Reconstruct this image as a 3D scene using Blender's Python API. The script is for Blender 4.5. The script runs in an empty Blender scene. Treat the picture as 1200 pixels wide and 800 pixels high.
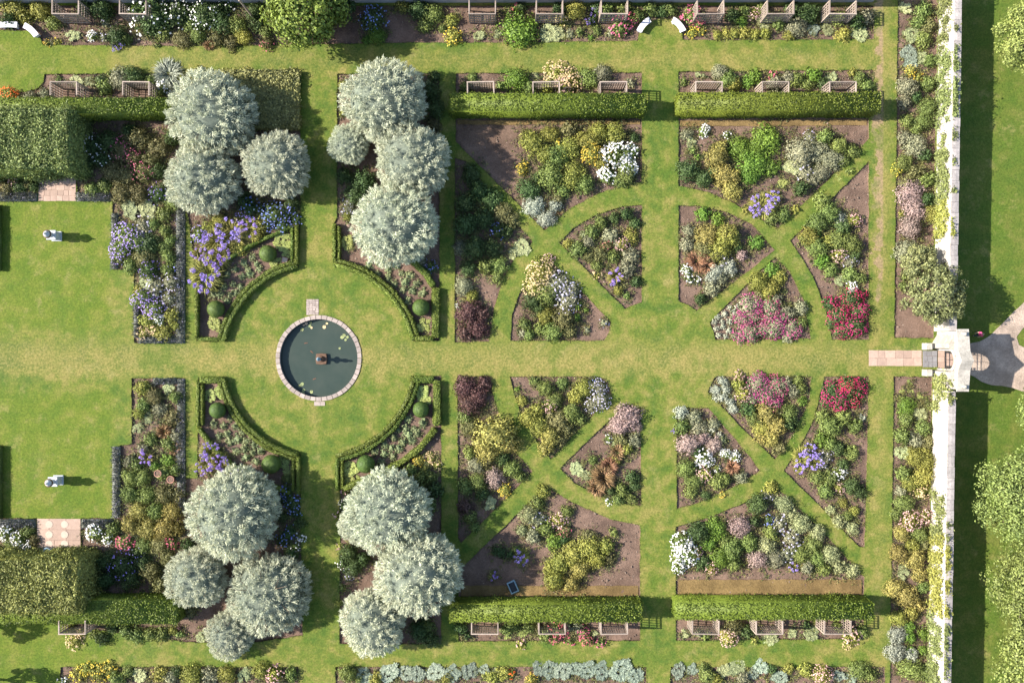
import bpy, bmesh, math, random
import numpy as np
from mathutils import Vector, Matrix
from mathutils.geometry import delaunay_2d_cdt

S = bpy.context.scene
COL = S.collection
# ------------------------------------------------------------------ camera, sky, sun
H = 83.33                      # drone height in metres; plan scale 12 units of the survey plan per metre
cam_d = bpy.data.cameras.new('camera'); cam = bpy.data.objects.new('camera', cam_d); COL.objects.link(cam)
cam.location = (0, 0, H); cam.rotation_euler = (0, 0, 0)
cam_d.sensor_width = 36; cam_d.lens = 30; cam_d.clip_start = 1; cam_d.clip_end = 2000
S.camera = cam
ELEV, AZ = math.radians(32.5), math.radians(4)      # low sun from the west, a touch north
d = Vector((math.cos(ELEV)*math.cos(AZ), -math.cos(ELEV)*math.sin(AZ), -math.sin(ELEV)))
W = bpy.data.worlds.new('World'); S.world = W; W.use_nodes = True
nt = W.node_tree; sky = nt.nodes.new('ShaderNodeTexSky'); sky.sky_type = 'NISHITA'; sky.sun_disc = False
sky.sun_elevation = ELEV; sky.sun_rotation = math.radians(274)
bg = nt.nodes['Background']; bg.inputs['Strength'].default_value = 0.105
nt.links.new(sky.outputs[0], bg.inputs['Color'])
sun_d = bpy.data.lights.new('sun', 'SUN'); sun_d.energy = 4.8; sun_d.angle = math.radians(0.6); sun_d.color = (1.0, 0.94, 0.85)
sun = bpy.data.objects.new('sun', sun_d); COL.objects.link(sun)
sun.rotation_euler = d.to_track_quat('-Z', 'Y').to_euler(); sun.location = (-60, 4, 60)
S.view_settings.view_transform = 'Standard'; S.view_settings.look = 'None'
S.view_settings.exposure = 1.40; S.view_settings.gamma = 1
S.cycles.max_bounces = 5; S.cycles.diffuse_bounces = 3; S.cycles.glossy_bounces = 2; S.cycles.transmission_bounces = 3

R = np.random.default_rng(7)
rnd = random.Random(11)

def G(px, py, h=0.0):
    """survey plan point (12 units per metre, origin 600,400) -> metres; h = height at which the point was surveyed from above"""
    k = (1 - h / H) / 12.0
    return ((px - 600) * k, (400 - py) * k)

# ------------------------------------------------------------------ materials
def newmat(name):
    m = bpy.data.materials.new(name); m.use_nodes = True
    return m, m.node_tree, m.node_tree.nodes['Principled BSDF']

def foliage(name, col, var=0.5, transl=0.16, rough=0.6, warm=0.12, objvar=0.2):
    m, t, p = newmat(name); L = t.links
    geo = t.nodes.new('ShaderNodeNewGeometry'); oi = t.nodes.new('ShaderNodeObjectInfo')
    mix = t.nodes.new('ShaderNodeMix'); mix.data_type = 'RGBA'
    a = [c * (1 - var) for c in col]; b = [c * (1 + var) for c in col]
    b[0] *= 1 + warm
    mix.inputs[6].default_value = (*a, 1); mix.inputs[7].default_value = (*b, 1)
    L.new(geo.outputs['Random Per Island'], mix.inputs[0])
    hsv = t.nodes.new('ShaderNodeHueSaturation')
    mr = t.nodes.new('ShaderNodeMapRange'); mr.inputs[3].default_value = 1 - objvar; mr.inputs[4].default_value = 1 + objvar
    L.new(oi.outputs['Random'], mr.inputs[0]); L.new(mr.outputs[0], hsv.inputs['Value'])
    mh = t.nodes.new('ShaderNodeMath'); mh.operation = 'MULTIPLY'; mh.inputs[1].default_value = 7.31
    fr = t.nodes.new('ShaderNodeMath'); fr.operation = 'FRACT'
    L.new(oi.outputs['Random'], mh.inputs[0]); L.new(mh.outputs[0], fr.inputs[0])
    m2 = t.nodes.new('ShaderNodeMapRange'); m2.inputs[3].default_value = 0.485; m2.inputs[4].default_value = 0.515
    L.new(fr.outputs[0], m2.inputs[0]); L.new(m2.outputs[0], hsv.inputs['Hue'])
    L.new(mix.outputs[2], hsv.inputs['Color'])
    L.new(hsv.outputs[0], p.inputs['Base Color']); p.inputs['Roughness'].default_value = rough
    p.inputs['Specular IOR Level'].default_value = 0.3
    if transl:
        tr = t.nodes.new('ShaderNodeBsdfTranslucent'); L.new(hsv.outputs[0], tr.inputs['Color'])
        ms = t.nodes.new('ShaderNodeMixShader'); ms.inputs[0].default_value = transl
        L.new(p.outputs[0], ms.inputs[1]); L.new(tr.outputs[0], ms.inputs[2])
        L.new(ms.outputs[0], t.nodes['Material Output'].inputs[0])
    return m

def ramp(t, fac, stops):
    r = t.nodes.new('ShaderNodeValToRGB'); t.links.new(fac, r.inputs[0])
    els = r.color_ramp.elements
    while len(els) < len(stops): els.new(0.5)
    for e, (pos, c) in zip(els, stops):
        e.position = pos; e.color = (*c, 1)
    return r.outputs[0]

def noise(t, scale, detail=4, rough=0.55, vec=None):
    n = t.nodes.new('ShaderNodeTexNoise'); n.inputs['Scale'].default_value = scale
    n.inputs['Detail'].default_value = detail; n.inputs['Roughness'].default_value = rough
    if vec is not None: t.links.new(vec, n.inputs['Vector'])
    return n.outputs[0]

def mixc(t, fac, a, b, mode='MIX'):
    m = t.nodes.new('ShaderNodeMix'); m.data_type = 'RGBA'; m.blend_type = mode
    for s, v in ((0, fac), (6, a), (7, b)):
        if isinstance(v, (int, float)): m.inputs[s].default_value = v
        elif isinstance(v, tuple): m.inputs[s].default_value = (*v, 1)
        else: t.links.new(v, m.inputs[s])
    return m.outputs[2]

def math_(t, op, a, b=0.0, c=0.0):
    n = t.nodes.new('ShaderNodeMath'); n.operation = op
    for i, v in enumerate((a, b, c)):
        if isinstance(v, (int, float)): n.inputs[i].default_value = v
        else: t.links.new(v, n.inputs[i])
    return n.outputs[0]

def maprange(t, v, a, b, c=0.0, d_=1.0):
    n = t.nodes.new('ShaderNodeMapRange'); t.links.new(v, n.inputs[0]); n.interpolation_type = 'SMOOTHSTEP'
    for i, x in enumerate((a, b, c, d_)): n.inputs[i + 1].default_value = x
    return n.outputs[0]

def bump(t, p, h, strength, dist):
    b = t.nodes.new('ShaderNodeBump'); b.inputs['Strength'].default_value = strength; b.inputs['Distance'].default_value = dist
    t.links.new(h, b.inputs['Height']); t.links.new(b.outputs[0], p.inputs['Normal'])

def simple(name, col, var=0.25, scale=3.0, rough=0.8, bmp=0.3, bdist=0.02, island=0.0, fine=18.0):
    m, t, p = newmat(name)
    tc = t.nodes.new('ShaderNodeTexCoord'); v = tc.outputs['Object']
    n = noise(t, scale, 6, 0.6, v); n2 = noise(t, fine, 3, 0.6, v)
    f = math_(t, 'MULTIPLY_ADD', n2, 0.45, math_(t, 'MULTIPLY', n, 0.55))
    c = ramp(t, f, [(0.3, tuple(x * (1 - var) for x in col)), (0.7, tuple(x * (1 + var) for x in col))])
    oi = t.nodes.new('ShaderNodeObjectInfo')
    if island:
        k = maprange(t, oi.outputs['Random'], 0, 1, 1 - island, 1 + island)
        hs = t.nodes.new('ShaderNodeHueSaturation'); t.links.new(k, hs.inputs['Value']); t.links.new(c, hs.inputs['Color']); c = hs.outputs[0]
    t.links.new(c, p.inputs['Base Color']); p.inputs['Roughness'].default_value = rough
    p.inputs['Specular IOR Level'].default_value = 0.25
    if bmp: bump(t, p, n2, bmp, bdist)
    return m

def lawn_material():
    m, t, p = newmat('mown_grass')
    geo = t.nodes.new('ShaderNodeNewGeometry'); v = geo.outputs['Position']
    sx = t.nodes.new('ShaderNodeSeparateXYZ'); t.links.new(v, sx.inputs[0]); x, y = sx.outputs[0], sx.outputs[1]
    nb = noise(t, 0.16, 3, 0.5, v); nm = noise(t, 0.75, 5, 0.6, v); nf = noise(t, 4.5, 5, 0.7, v); nff = noise(t, 19, 2, 0.6, v)
    f = math_(t, 'ADD', math_(t, 'MULTIPLY', nb, 0.35), math_(t, 'MULTIPLY', nm, 0.65))
    base = ramp(t, f, [(0.39, (.056, .098, .015)), (0.5, (.100, .127, .021)), (0.60, (.162, .153, .040))])
    # worn, drier turf along the middle walk, the walk by the east border and the ends of the crossings
    wob = math_(t, 'MULTIPLY', math_(t, 'SUBTRACT', nm, 0.5), 3.0)
    band = maprange(t, math_(t, 'ABSOLUTE', math_(t, 'ADD', math_(t, 'ADD', y, 1.85), wob)), 0.2, 2.6, 1.0, 0.0)
    band = math_(t, 'MULTIPLY', band, maprange(t, x, 33, 36, 1, 0.3))
    band2 = maprange(t, math_(t, 'ABSOLUTE', math_(t, 'ADD', math_(t, 'SUBTRACT', x, 35.9), math_(t, 'MULTIPLY', wob, 0.8))), 0.1, 1.3, 1.0, 0.0)
    band2 = math_(t, 'MULTIPLY', band2, maprange(t, y, -2, 8, 0.35, 1.0))
    band3 = maprange(t, math_(t, 'ABSOLUTE', math_(t, 'ADD', math_(t, 'SUBTRACT', y, 27.3), wob)), 0.2, 1.6, 0.5, 0.0)
    worn = math_(t, 'MAXIMUM', math_(t, 'MAXIMUM', band, band2), band3)
    worn = math_(t, 'MULTIPLY', worn, maprange(t, math_(t, 'ADD', nf, math_(t, 'MULTIPLY', nb, .5)), 0.45, 0.95, 0.15, 0.95))
    c = mixc(t, math_(t, 'MULTIPLY', worn, .72), base, (.215, .176, .060))
    bare = maprange(t, math_(t, 'ADD', math_(t, 'MULTIPLY', band2, .55), nm), .93, 1.05, 0, .8)
    c = mixc(t, bare, c, (.23, .165, .098))
    # lusher west lawns
    west = math_(t, 'MULTIPLY', maprange(t, x, -40, -38, 1, 0), maprange(t, math_(t, 'ABSOLUTE', math_(t, 'ADD', y, 1.85)), 1.5, 4, 0, 1))
    c = mixc(t, math_(t, 'MULTIPLY', west, 0.5), c, (.082, .124, .008))
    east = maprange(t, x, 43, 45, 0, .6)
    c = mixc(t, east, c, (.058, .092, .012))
    # darker cool patches and dry straw flecks
    c = mixc(t, math_(t, 'MULTIPLY', maprange(t, noise(t, 0.33, 4, .6, v), 0.5, 0.66), 0.55), c, (.058, .105, .012))
    c = mixc(t, math_(t, 'MULTIPLY', maprange(t, noise(t, 0.55, 6, .75, v), 0.52, 0.70), 0.6), c, (.20, .178, .062))
    c = mixc(t, maprange(t, math_(t, 'MULTIPLY_ADD', nff, .3, math_(t, 'MULTIPLY', nf, .7)), 0.42, 0.62, 0.0, 0.75), c,
             mixc(t, 1.0, c, (1.75, 1.6, 1.7), 'MULTIPLY'))
    c = mixc(t, maprange(t, math_(t, 'MULTIPLY_ADD', nff, .4, math_(t, 'MULTIPLY', noise(t, 7.0, 3, .6, v), .6)), 0.5, 0.38, 0.0, 0.7), c, mixc(t, 1.0, c, (.45, .5, .45), 'MULTIPLY'))
    t.links.new(c, p.inputs['Base Color']); p.inputs['Roughness'].default_value = 0.85
    p.inputs['Specular IOR Level'].default_value = 0.15
    bump(t, p, math_(t, 'ADD', math_(t, 'MULTIPLY', nff, .6), nf), 0.55, 0.06)
    return m

def soil_material(name, col):
    m, t, p = newmat(name)
    geo = t.nodes.new('ShaderNodeNewGeometry'); v = geo.outputs['Position']
    nm = noise(t, 0.6, 5, .6, v); nf = noise(t, 6, 6, .7, v); nff = noise(t, 24, 2, .6, v)
    f = math_(t, 'ADD', math_(t, 'MULTIPLY', nm, .4), math_(t, 'ADD', math_(t, 'MULTIPLY', nf, .35), math_(t, 'MULTIPLY', nff, .25)))
    c = ramp(t, f, [(0.36, tuple(x * .5 for x in col)), (0.5, col), (0.64, tuple(x * 1.55 for x in col))])
    c = mixc(t, maprange(t, noise(t, .35, 4, .6, v), .46, .64, 0, .55), c, tuple(x * .55 for x in col))
    c = mixc(t, maprange(t, nff, .62, .72, 0, .6), c, (.26, .21, .15))
    t.links.new(c, p.inputs['Base Color']); p.inputs['Roughness'].default_value = 0.95
    p.inputs['Specular IOR Level'].default_value = 0.1
    bump(t, p, math_(t, 'ADD', nf, math_(t, 'MULTIPLY', nff, .5)), 0.8, 0.08)
    return m

M = {}
M['lawn'] = lawn_material()
M['soil'] = soil_material('garden_soil', (.170, .112, .083))
M['dry'] = soil_material('dry_turf_strip', (.20, .135, .058))
M['gravel'] = soil_material('gravel', (.42, .325, .255))
M['stone'] = simple('white_limestone', (.43, .395, .35), .22, 1.2, .85, .4, .03, .08, 9)
M['gatestone'] = simple('weathered_gate_stone', (.36, .33, .285), .42, 1.6, .85, .6, .04, .1, 7)
M['coping'] = simple('shade_toned_coping', (.30, .27, .255), .35, 2.0, .85, .5, .03, .12, 8)  # mottled stone, darkened to imitate the top catching less sun than the face
M['paver'] = simple('pink_sandstone', (.36, .255, .20), .22, 2.2, .85, .4, .015, .14)
M['paverpale'] = simple('pale_stepping_stone', (.44, .35, .28), .15, 3, .85, .3, .015, .05)
M['rim'] = simple('pond_coping_stone', (.33, .27, .235), .25, 3, .85, .4, .015, .16)
M['grey'] = simple('grey_slate_step', (.20, .19, .19), .3, 3, .7, .3, .01, .1)
M['bench'] = simple('white_bench_stone', (.66, .64, .66), .12, 2, .7, .3, .01)
M['wood'] = simple('weathered_oak', (.30, .24, .195), .35, 5, .8, .5, .01, .22, 30)
M['statue'] = simple('lichened_stone', (.42, .43, .44), .3, 4, .8, .5, .01, .05, 14)
M['lead'] = simple('blue_grey_lead', (.17, .25, .30), .3, 5, .5, .3, .01)
M['bronze'] = simple('brown_bronze', (.12, .068, .042), .35, 5, .6, .4, .01)
M['terra'] = simple('terracotta', (.42, .22, .16), .2, 6, .8, .2, .01)
M['bark'] = simple('tree_bark', (.11, .085, .06), .4, 3, .9, .8, .03)
M['twig'] = simple('shade_toned_twigs', (.13, .15, .115), .4, 4, .9, .6, .03)  # toned down so the gaps between silver leaves look shaded
M['iron'] = simple('black_iron', (.02, .02, .02), .2, 5, .5, .1, .005)
M['plasticblue'] = simple('blue_grey_plastic', (.20, .30, .36), .15, 5, .45, 0)
M['darkplastic'] = simple('dark_compost', (.035, .04, .05), .3, 9, .9, .5, .02)
M['nwall'] = simple('grey_north_wall', (.36, .36, .37), .18, 1.5, .85, .4, .03, 0, 7)
M['pink'] = simple('pink_cloth', (.62, .06, .20), .1, 8, .8, 0)
M['trouser'] = simple('navy_cloth', (.03, .04, .07), .1, 8, .85, 0)
M['skin'] = simple('skin', (.52, .32, .23), .06, 8, .55, 0)
M['hair'] = simple('blonde_hair', (.45, .30, .16), .25, 30, .6, 0)
M['dark'] = simple('dark_shoe', (.03, .025, .02), .1, 8, .6, 0)
M['fish'] = simple('goldfish_scales', (.18, .075, .04), .2, 9, .4, 0)
m_, t_, p_ = newmat('pond_water'); M['water'] = m_
gv = t_.nodes.new('ShaderNodeNewGeometry').outputs['Position']
nw = noise(t_, 0.5, 4, .6, gv)
t_.links.new(ramp(t_, nw, [(.3, (.036, .052, .043)), (.7, (.050, .064, .052))]), p_.inputs['Base Color'])
p_.inputs['Roughness'].default_value = 0.07; p_.inputs['IOR'].default_value = 1.33
bump(t_, p_, noise(t_, 3.0, 2, .5, gv), 0.05, 0.02)

FOL = {  # foliage colours as the leaves themselves are coloured
 'gL': (.155, .215, .055), 'gD': (.068, .118, .036), 'gY': (.25, .275, .058), 'gB': (.125, .225, .032), 'gG': (.235, .255, .150),
 'ol': (.165, .170, .065), 'oY': (.28, .27, .075), 'pu': (.115, .068, .058), 'hs': (.29, .34, .16), 'hb': (.225, .29, .21),
 'sg': (.32, .37, .28), 'bz': (.29, .185, .095), 'pg': (.33, .265, .225), 'lm': (.29, .35, .10), 'sm': (.20, .255, .115),
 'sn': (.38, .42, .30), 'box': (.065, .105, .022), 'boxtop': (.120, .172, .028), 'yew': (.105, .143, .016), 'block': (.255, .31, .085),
 'rust': (.25, .26, .10), 'blockd': (.175, .235, .07), 'lav': (.135, .155, .13), 'silver': (.47, .53, .375), 'crown': (.175, .23, .062), 'shrubtree': (.18, .215, .085),
 'bright': (.165, .245, .042), 'strap': (.27, .28, .07), 'climb': (.145, .18, .055), 'lily': (.25, .30, .13), 'ball': (.075, .125, .026), 'cover': (.15, .16, .05), 'coverd': (.075, .10, .035),
}
for k, c in FOL.items():
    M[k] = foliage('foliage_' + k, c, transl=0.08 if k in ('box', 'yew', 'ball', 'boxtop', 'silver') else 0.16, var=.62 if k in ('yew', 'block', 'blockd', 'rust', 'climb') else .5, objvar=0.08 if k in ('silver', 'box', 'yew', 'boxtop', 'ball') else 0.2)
M['turf'] = foliage('turf_blades', (.095, .135, .026)); M['clod'] = foliage('soil_clod', (.20, .145, .115), var=.5, transl=0, rough=.9, warm=.05)
FLO = {'wf': (.80, .78, .74), 'pf': (.62, .40, .36), 'pk': (.62, .15, .22), 'mg': (.44, .07, .19), 'rd': (.48, .022, .115), 'vi': (.37, .26, .66),
       'vp': (.40, .31, .62), 'bl': (.24, .28, .64), 'lv': (.50, .47, .58), 'yf': (.62, .47, .06), 'or': (.75, .14, .03), 'lvd': (.20, .18, .26), 'cr': (.66, .50, .28), 'cg': (.30, .20, .2)}
for k, c in FLO.items():
    M['f_' + k] = foliage('petals_' + k, c, var=.25, transl=.15, warm=0.0, objvar=.1, rough=.7)

# ------------------------------------------------------------------ mesh helpers
def mesh_np(name, verts, faces, mats, smooth=False, midx=None):
    """verts (N,3); faces: list of arrays of equal-sided polygons"""
    me = bpy.data.meshes.new(name)
    verts = np.asarray(verts, np.float32)
    faces = [np.asarray(f, np.int32) for f in faces if len(f)]
    nl = sum(f.size for f in faces); npoly = sum(len(f) for f in faces)
    me.vertices.add(len(verts)); me.vertices.foreach_set('co', verts.ravel())
    me.loops.add(nl); me.loops.foreach_set('vertex_index', np.concatenate([f.ravel() for f in faces]))
    tot = np.concatenate([np.full(len(f), f.shape[1], np.int32) for f in faces])
    st = np.concatenate([[0], np.cumsum(tot)[:-1]]).astype(np.int32)
    me.polygons.add(npoly); me.polygons.foreach_set('loop_start', st); me.polygons.foreach_set('loop_total', tot)
    for m in (mats if isinstance(mats, (list, tuple)) else [mats]): me.materials.append(m)
    if midx is not None: me.polygons.foreach_set('material_index', np.asarray(midx, np.int32))
    if smooth: me.polygons.foreach_set('use_smooth', np.ones(npoly, bool))
    me.update(calc_edges=True); me.validate()
    return me

def unit(a):
    return a / np.maximum(np.linalg.norm(a, axis=1, keepdims=True), 1e-9)

def leaf_quads(P, N, ln, wd, r=R):
    """one diamond leaf per point, its face roughly along N"""
    n = len(P)
    t = unit(np.cross(N, r.normal(size=(n, 3)))); b = np.cross(N, t)
    ln = (ln * r.uniform(.65, 1.3, n))[:, None]; wd = (wd * r.uniform(.7, 1.25, n))[:, None]
    v = np.stack([P - t*ln/2, P + b*wd/2 + N*ln*.06, P + t*ln/2 - N*ln*.12, P - b*wd/2 + N*ln*.06], 1).reshape(-1, 3)
    return v, np.arange(4*n).reshape(n, 4)

def blades(P, D, ln, wd, droop=0.15, r=R):
    """narrow leaves: base P, direction D, a quad and a pointed tip"""
    n = len(P)
    s = unit(np.cross(D, r.normal(size=(n, 3))))
    ln = (ln * r.uniform(.6, 1.3, n))[:, None]; w = wd * np.ones((n, 1))
    mid = P + D*ln*.55; tip = P + D*ln; tip[:, 2] -= droop * ln[:, 0]
    v = np.stack([P - s*w*.3, P + s*w*.3, mid + s*w*.5, mid - s*w*.5, tip], 1).reshape(-1, 3)
    i = np.arange(n)[:, None] * 5
    return v, i + np.array([[0, 1, 2, 3]]), i + np.array([[3, 2, 4]])

def hemi(n, r=R, zmin=-.1):
    z = r.uniform(zmin, 1, n); a = r.uniform(0, 2*np.pi, n); s = np.sqrt(np.maximum(0, 1 - z*z))
    return np.stack([s*np.cos(a), s*np.sin(a), z], 1)

def even_hemi(n, zmin=-.05, r=R):
    i = np.arange(n) + .5
    z = zmin + (1 - zmin) * i / n; a = i * 2.39996 + r.uniform(0, 6)
    s = np.sqrt(np.maximum(0, 1 - z*z))
    return np.stack([s*np.cos(a), s*np.sin(a), z], 1) + r.normal(size=(n, 3)) * .06

def lump(rx, ry, rz, z0, seg=10, rings=5, r=R, jit=.1):
    """closed low dome used as the twiggy heart of a plant"""
    vs = [(0, 0, z0 + rz)]
    for j in range(1, rings + 1):
        th = j / rings * math.pi * .55
        for i in range(seg):
            a = i / seg * 2 * math.pi; k = 1 + r.uniform(-jit, jit)
            vs.append((rx*k*math.sin(th)*math.cos(a), ry*k*math.sin(th)*math.sin(a), max(0.0, z0 + rz*k*math.cos(th))))
    q, t = [], []
    for i in range(seg):
        t.append((0, 1 + i, 1 + (i+1) % seg))
        for j in range(rings - 1):
            a = 1 + j*seg + i; b = 1 + j*seg + (i+1) % seg
            q.append((a, a + seg, b + seg, b))
    return np.array(vs), np.array(q), np.array(t)

def join(parts):
    """parts: list of (verts, [face arrays]) -> verts, quads, tris"""
    V, F, o = [], {}, 0
    for v, fs in parts:
        V.append(v)
        for f in fs:
            if len(f): F.setdefault(f.shape[1], []).append(f + o)
        o += len(v)
    return np.concatenate(V), [np.concatenate(x) for x in F.values()]

def obj(name, me, parent=None, loc=None, rz=0, sc=None):
    o = bpy.data.objects.new(name, me); COL.objects.link(o)
    if parent is not None: o.parent = parent
    if loc is not None: o.location = loc
    if rz: o.rotation_euler = (0, 0, rz)
    if sc is not None: o.scale = sc
    return o

def tag(o, label=None, cat=None, group=None, kind=None):
    for k, v in (('label', label), ('category', cat), ('group', group), ('kind', kind)):
        if v: o[k] = v
    return o

class MB:
    """collects boxes, tubes and lathes into one mesh"""
    def __init__(s): s.v = []; s.f = []
    def poly(s, vs, fs):
        o = len(s.v); s.v += [tuple(x) for x in vs]; s.f += [tuple(i + o for i in f) for f in fs]; return s
    def box(s, x0, x1, y0, y1, z0, z1, j=0.0):
        vs = [(x + rnd.uniform(-j, j), y + rnd.uniform(-j, j), z + rnd.uniform(-j, j)*.5) for z in (z0, z1) for y in (y0, y1) for x in (x0, x1)]
        return s.poly(vs, [(0, 2, 3, 1), (4, 5, 7, 6), (0, 1, 5, 4), (2, 6, 7, 3), (0, 4, 6, 2), (1, 3, 7, 5)])
    def prism(s, pts, z0, z1):
        n = len(pts)
        return s.poly([(x, y, z0) for x, y in pts] + [(x, y, z1) for x, y in pts],
                      [tuple(range(n))[::-1], tuple(range(n, 2*n))] + [(i, (i+1) % n, (i+1) % n + n, i + n) for i in range(n)])
    def lathe(s, prof, seg=14, cx=0, cy=0):
        o = len(s.v)
        for r, z in prof:
            for i in range(seg):
                a = 2*math.pi*i/seg; s.v.append((cx + r*math.cos(a), cy + r*math.sin(a), z))
        for j in range(len(prof) - 1):
            for i in range(seg):
                a = o + j*seg + i; b = o + j*seg + (i+1) % seg
                s.f.append((a, b, b + seg, a + seg))
        s.f.append(tuple(o + i for i in range(seg))[::-1]); s.f.append(tuple(o + (len(prof)-1)*seg + i for i in range(seg)))
        return s
    def tube(s, p, q, r0, r1=None, seg=6):
        p, q = Vector(p), Vector(q); r1 = r0 if r1 is None else r1
        z = (q - p).normalized(); x = z.orthogonal().normalized(); y = z.cross(x); o = len(s.v)
        for c, r in ((p, r0), (q, r1)):
            for i in range(seg):
                a = 2*math.pi*i/seg; s.v.append(tuple(c + x*r*math.cos(a) + y*r*math.sin(a)))
        for i in range(seg): s.f.append((o+i, o+(i+1) % seg, o+seg+(i+1) % seg, o+seg+i))
        s.f.append(tuple(range(o, o+seg))[::-1]); s.f.append(tuple(range(o+seg, o+2*seg))); return s
    def mesh(s, name, mat, bevel=0.0, smooth=False):
        me = bpy.data.meshes.new(name); me.from_pydata(s.v, [], s.f)
        bm = bmesh.new(); bm.from_mesh(me)
        bmesh.ops.recalc_face_normals(bm, faces=bm.faces)
        if bevel: bmesh.ops.bevel(bm, geom=list(bm.edges), offset=bevel, segments=1, affect='EDGES')
        bm.to_mesh(me); bm.free(); me.materials.append(mat)
        if smooth: me.polygons.foreach_set('use_smooth', [True]*len(me.polygons))
        return me
    def build(s, name, mat, parent=None, loc=None, rz=0, bevel=0.0, smooth=False):
        return obj(name, s.mesh(name, mat, bevel, smooth), parent, loc, rz)

def arc(cx, cy, r, a0, a1, n=14):
    return [(cx + r*math.cos(math.radians(a0 + (a1-a0)*i/n)), cy + r*math.sin(math.radians(a0 + (a1-a0)*i/n))) for i in range(n+1)]

# ------------------------------------------------------------------ ground: lawn with cut beds, soil
PC = (374, 422)      # pond centre
NWA = arc(*PC, 111, 191.7, 257, 14)[::1]   # lawn side of the four parterres (plan y grows southwards)
NEA = arc(*PC, 111, 279, 347.5, 14)
SWA = arc(*PC, 111, 169, 102, 14)
SEA = arc(*PC, 111, 10, 79.5, 14)
BEDS = {
 'north border': [(-60, 40), (-30, 36), (36, 36), (46, 42), (50, 53), (200, 54), (320, 53), (480, 50), (600, 50), (690, 49), (747, 48), (749, 38), (758, 25), (774, 22), (790, 24), (799, 36), (800, 47), (900, 47), (1024, 46), (1024, 7), (-60, 7)],
 'upper left trellis bed': [(-60, 108), (28, 108), (44, 104), (51, 96), (52, 87), (225, 86), (352, 82), (352, 150), (352, 259), (352, 262), (350, 314)] + NWA[::-1] + [(264, 399), (230, 399), (230, 320), (218, 240), (217, 402), (157, 402), (157, 317), (132, 316), (132, 236), (90, 235), (90, 206), (44, 206), (44, 236), (-60, 236)],
 'ne column': [(395, 87), (515, 86), (515, 399), (482, 399)] + NEA[::-1] + [(391, 311), (391, 262), (395, 255)],
 'trellis bed north middle': [(534, 86), (752, 85), (752, 109), (752, 118), (534, 118)],
 'trellis bed north right': [(795, 84), (1024, 82), (1024, 116), (795, 118)],
 'e1': [(533, 185), (546, 189), (585, 238), (624, 283), (618, 292), (603, 303), (590, 326), (579, 360), (573, 400), (533, 401)],
 'e2': [(534, 139), (752, 139), (752, 213), (735, 216), (700, 227), (667, 245), (650, 260), (638, 270), (600, 232), (534, 166)],
 'e3': [(752, 240), (752, 354), (738, 359), (732, 362), (692, 321), (655, 284), (672, 267), (700, 251), (730, 242)],
 'e4': [(598, 399), (600, 368), (608, 345), (618, 326), (640, 300), (680, 340), (716, 377), (714, 388), (708, 399)],
 'e5': [(795, 139), (1018, 138), (1018, 163), (965, 216), (911, 268), (888, 255), (860, 238), (830, 225), (795, 218)],
 'e6': [(1018, 189), (1018, 398), (975, 398), (968, 365), (955, 330), (940, 303), (926, 282), (970, 238)],
 'e7': [(795, 241), (816, 241), (850, 248), (880, 262), (908, 293), (860, 331), (816, 364), (806, 357), (795, 353)],
 'e8': [(831, 378), (870, 338), (908, 301), (925, 318), (942, 352), (950, 397), (838, 398), (836, 388)],
 'e9': [(536, 441), (574, 441), (579, 468), (590, 500), (604, 530), (624, 552), (580, 597), (540, 636), (537, 630)],
 'e10': [(597, 441), (700, 441), (712, 446), (717, 463), (680, 502), (645, 538), (628, 515), (609, 482)],
 'e11': [(751, 479), (751, 592), (733, 590), (700, 580), (672, 565), (656, 549), (700, 505), (735, 473)],
 'e12': [(640, 569), (672, 589), (715, 608), (750, 615), (750, 700), (537, 700), (537, 668), (590, 618)],
 'e13': [(793, 477), (830, 478), (860, 512), (891, 551), (870, 565), (845, 577), (820, 588), (793, 596)],
 'e14': [(829, 459), (838, 441), (951, 441), (948, 470), (930, 508), (908, 538), (870, 502)],
 'e15': [(966, 441), (1018, 441), (1016, 540), (1013, 641), (1006, 640), (960, 592), (918, 551), (936, 525), (954, 490)],
 'e16': [(908, 568), (960, 618), (1013, 676), (1012, 698), (792, 698), (792, 617), (830, 606), (870, 590)],
 'east border north': [(1053, -60), (1101, -60), (1095, 200), (1094, 396), (1048, 396), (1050, 200)],
 'east border south': [(1047, 441), (1092, 441), (1090, 600), (1087, 860), (1042, 860), (1045, 640)],
 'lower left bed': [(232, 443), (265, 443)] + SWA[1:] + [(352, 531), (352, 600), (355, 744), (300, 752), (218, 752), (64, 731), (64, 724), (-60, 724), (-60, 607), (43, 607), (43, 646), (95, 646), (95, 607), (133, 607), (140, 522), (154, 520), (154, 443), (217, 443), (218, 560), (231, 560)],
 'se column': [(480, 441), (517, 440), (517, 754), (398, 754), (398, 570), (394, 531)] + SEA[::-1][1:],
 'trellis bed south middle': [(537, 718), (750, 718), (750, 750), (537, 751)],
 'trellis bed south right': [(792, 716), (1012, 716), (1012, 748), (792, 750)],
 'south border left': [(71, 781), (350, 781), (350, 860), (68, 860)],
 'south border middle': [(393, 781), (757, 781), (757, 860), (393, 860)],
 'south border right': [(786, 781), (1037, 781), (1037, 860), (786, 860)],
}
def refine(poly, step=6.0, jit=0.55):
    out = []
    for a, b in zip(poly, poly[1:] + poly[:1]):
        L = math.hypot(b[0]-a[0], b[1]-a[1]); n = max(1, int(L / step))
        for i in range(n):
            f = i / n; j = 0 if i == 0 else jit
            out.append((a[0] + (b[0]-a[0])*f + rnd.uniform(-j, j), a[1] + (b[1]-a[1])*f + rnd.uniform(-j, j)))
    return out
def inside(poly, x, y):
    c = False; n = len(poly); j = n - 1
    for i in range(n):
        xi, yi = poly[i]; xj, yj = poly[j]
        if (yi > y) != (yj > y) and x < (xj-xi)*(y-yi)/(yj-yi) + xi: c = not c
        j = i
    return c

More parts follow.
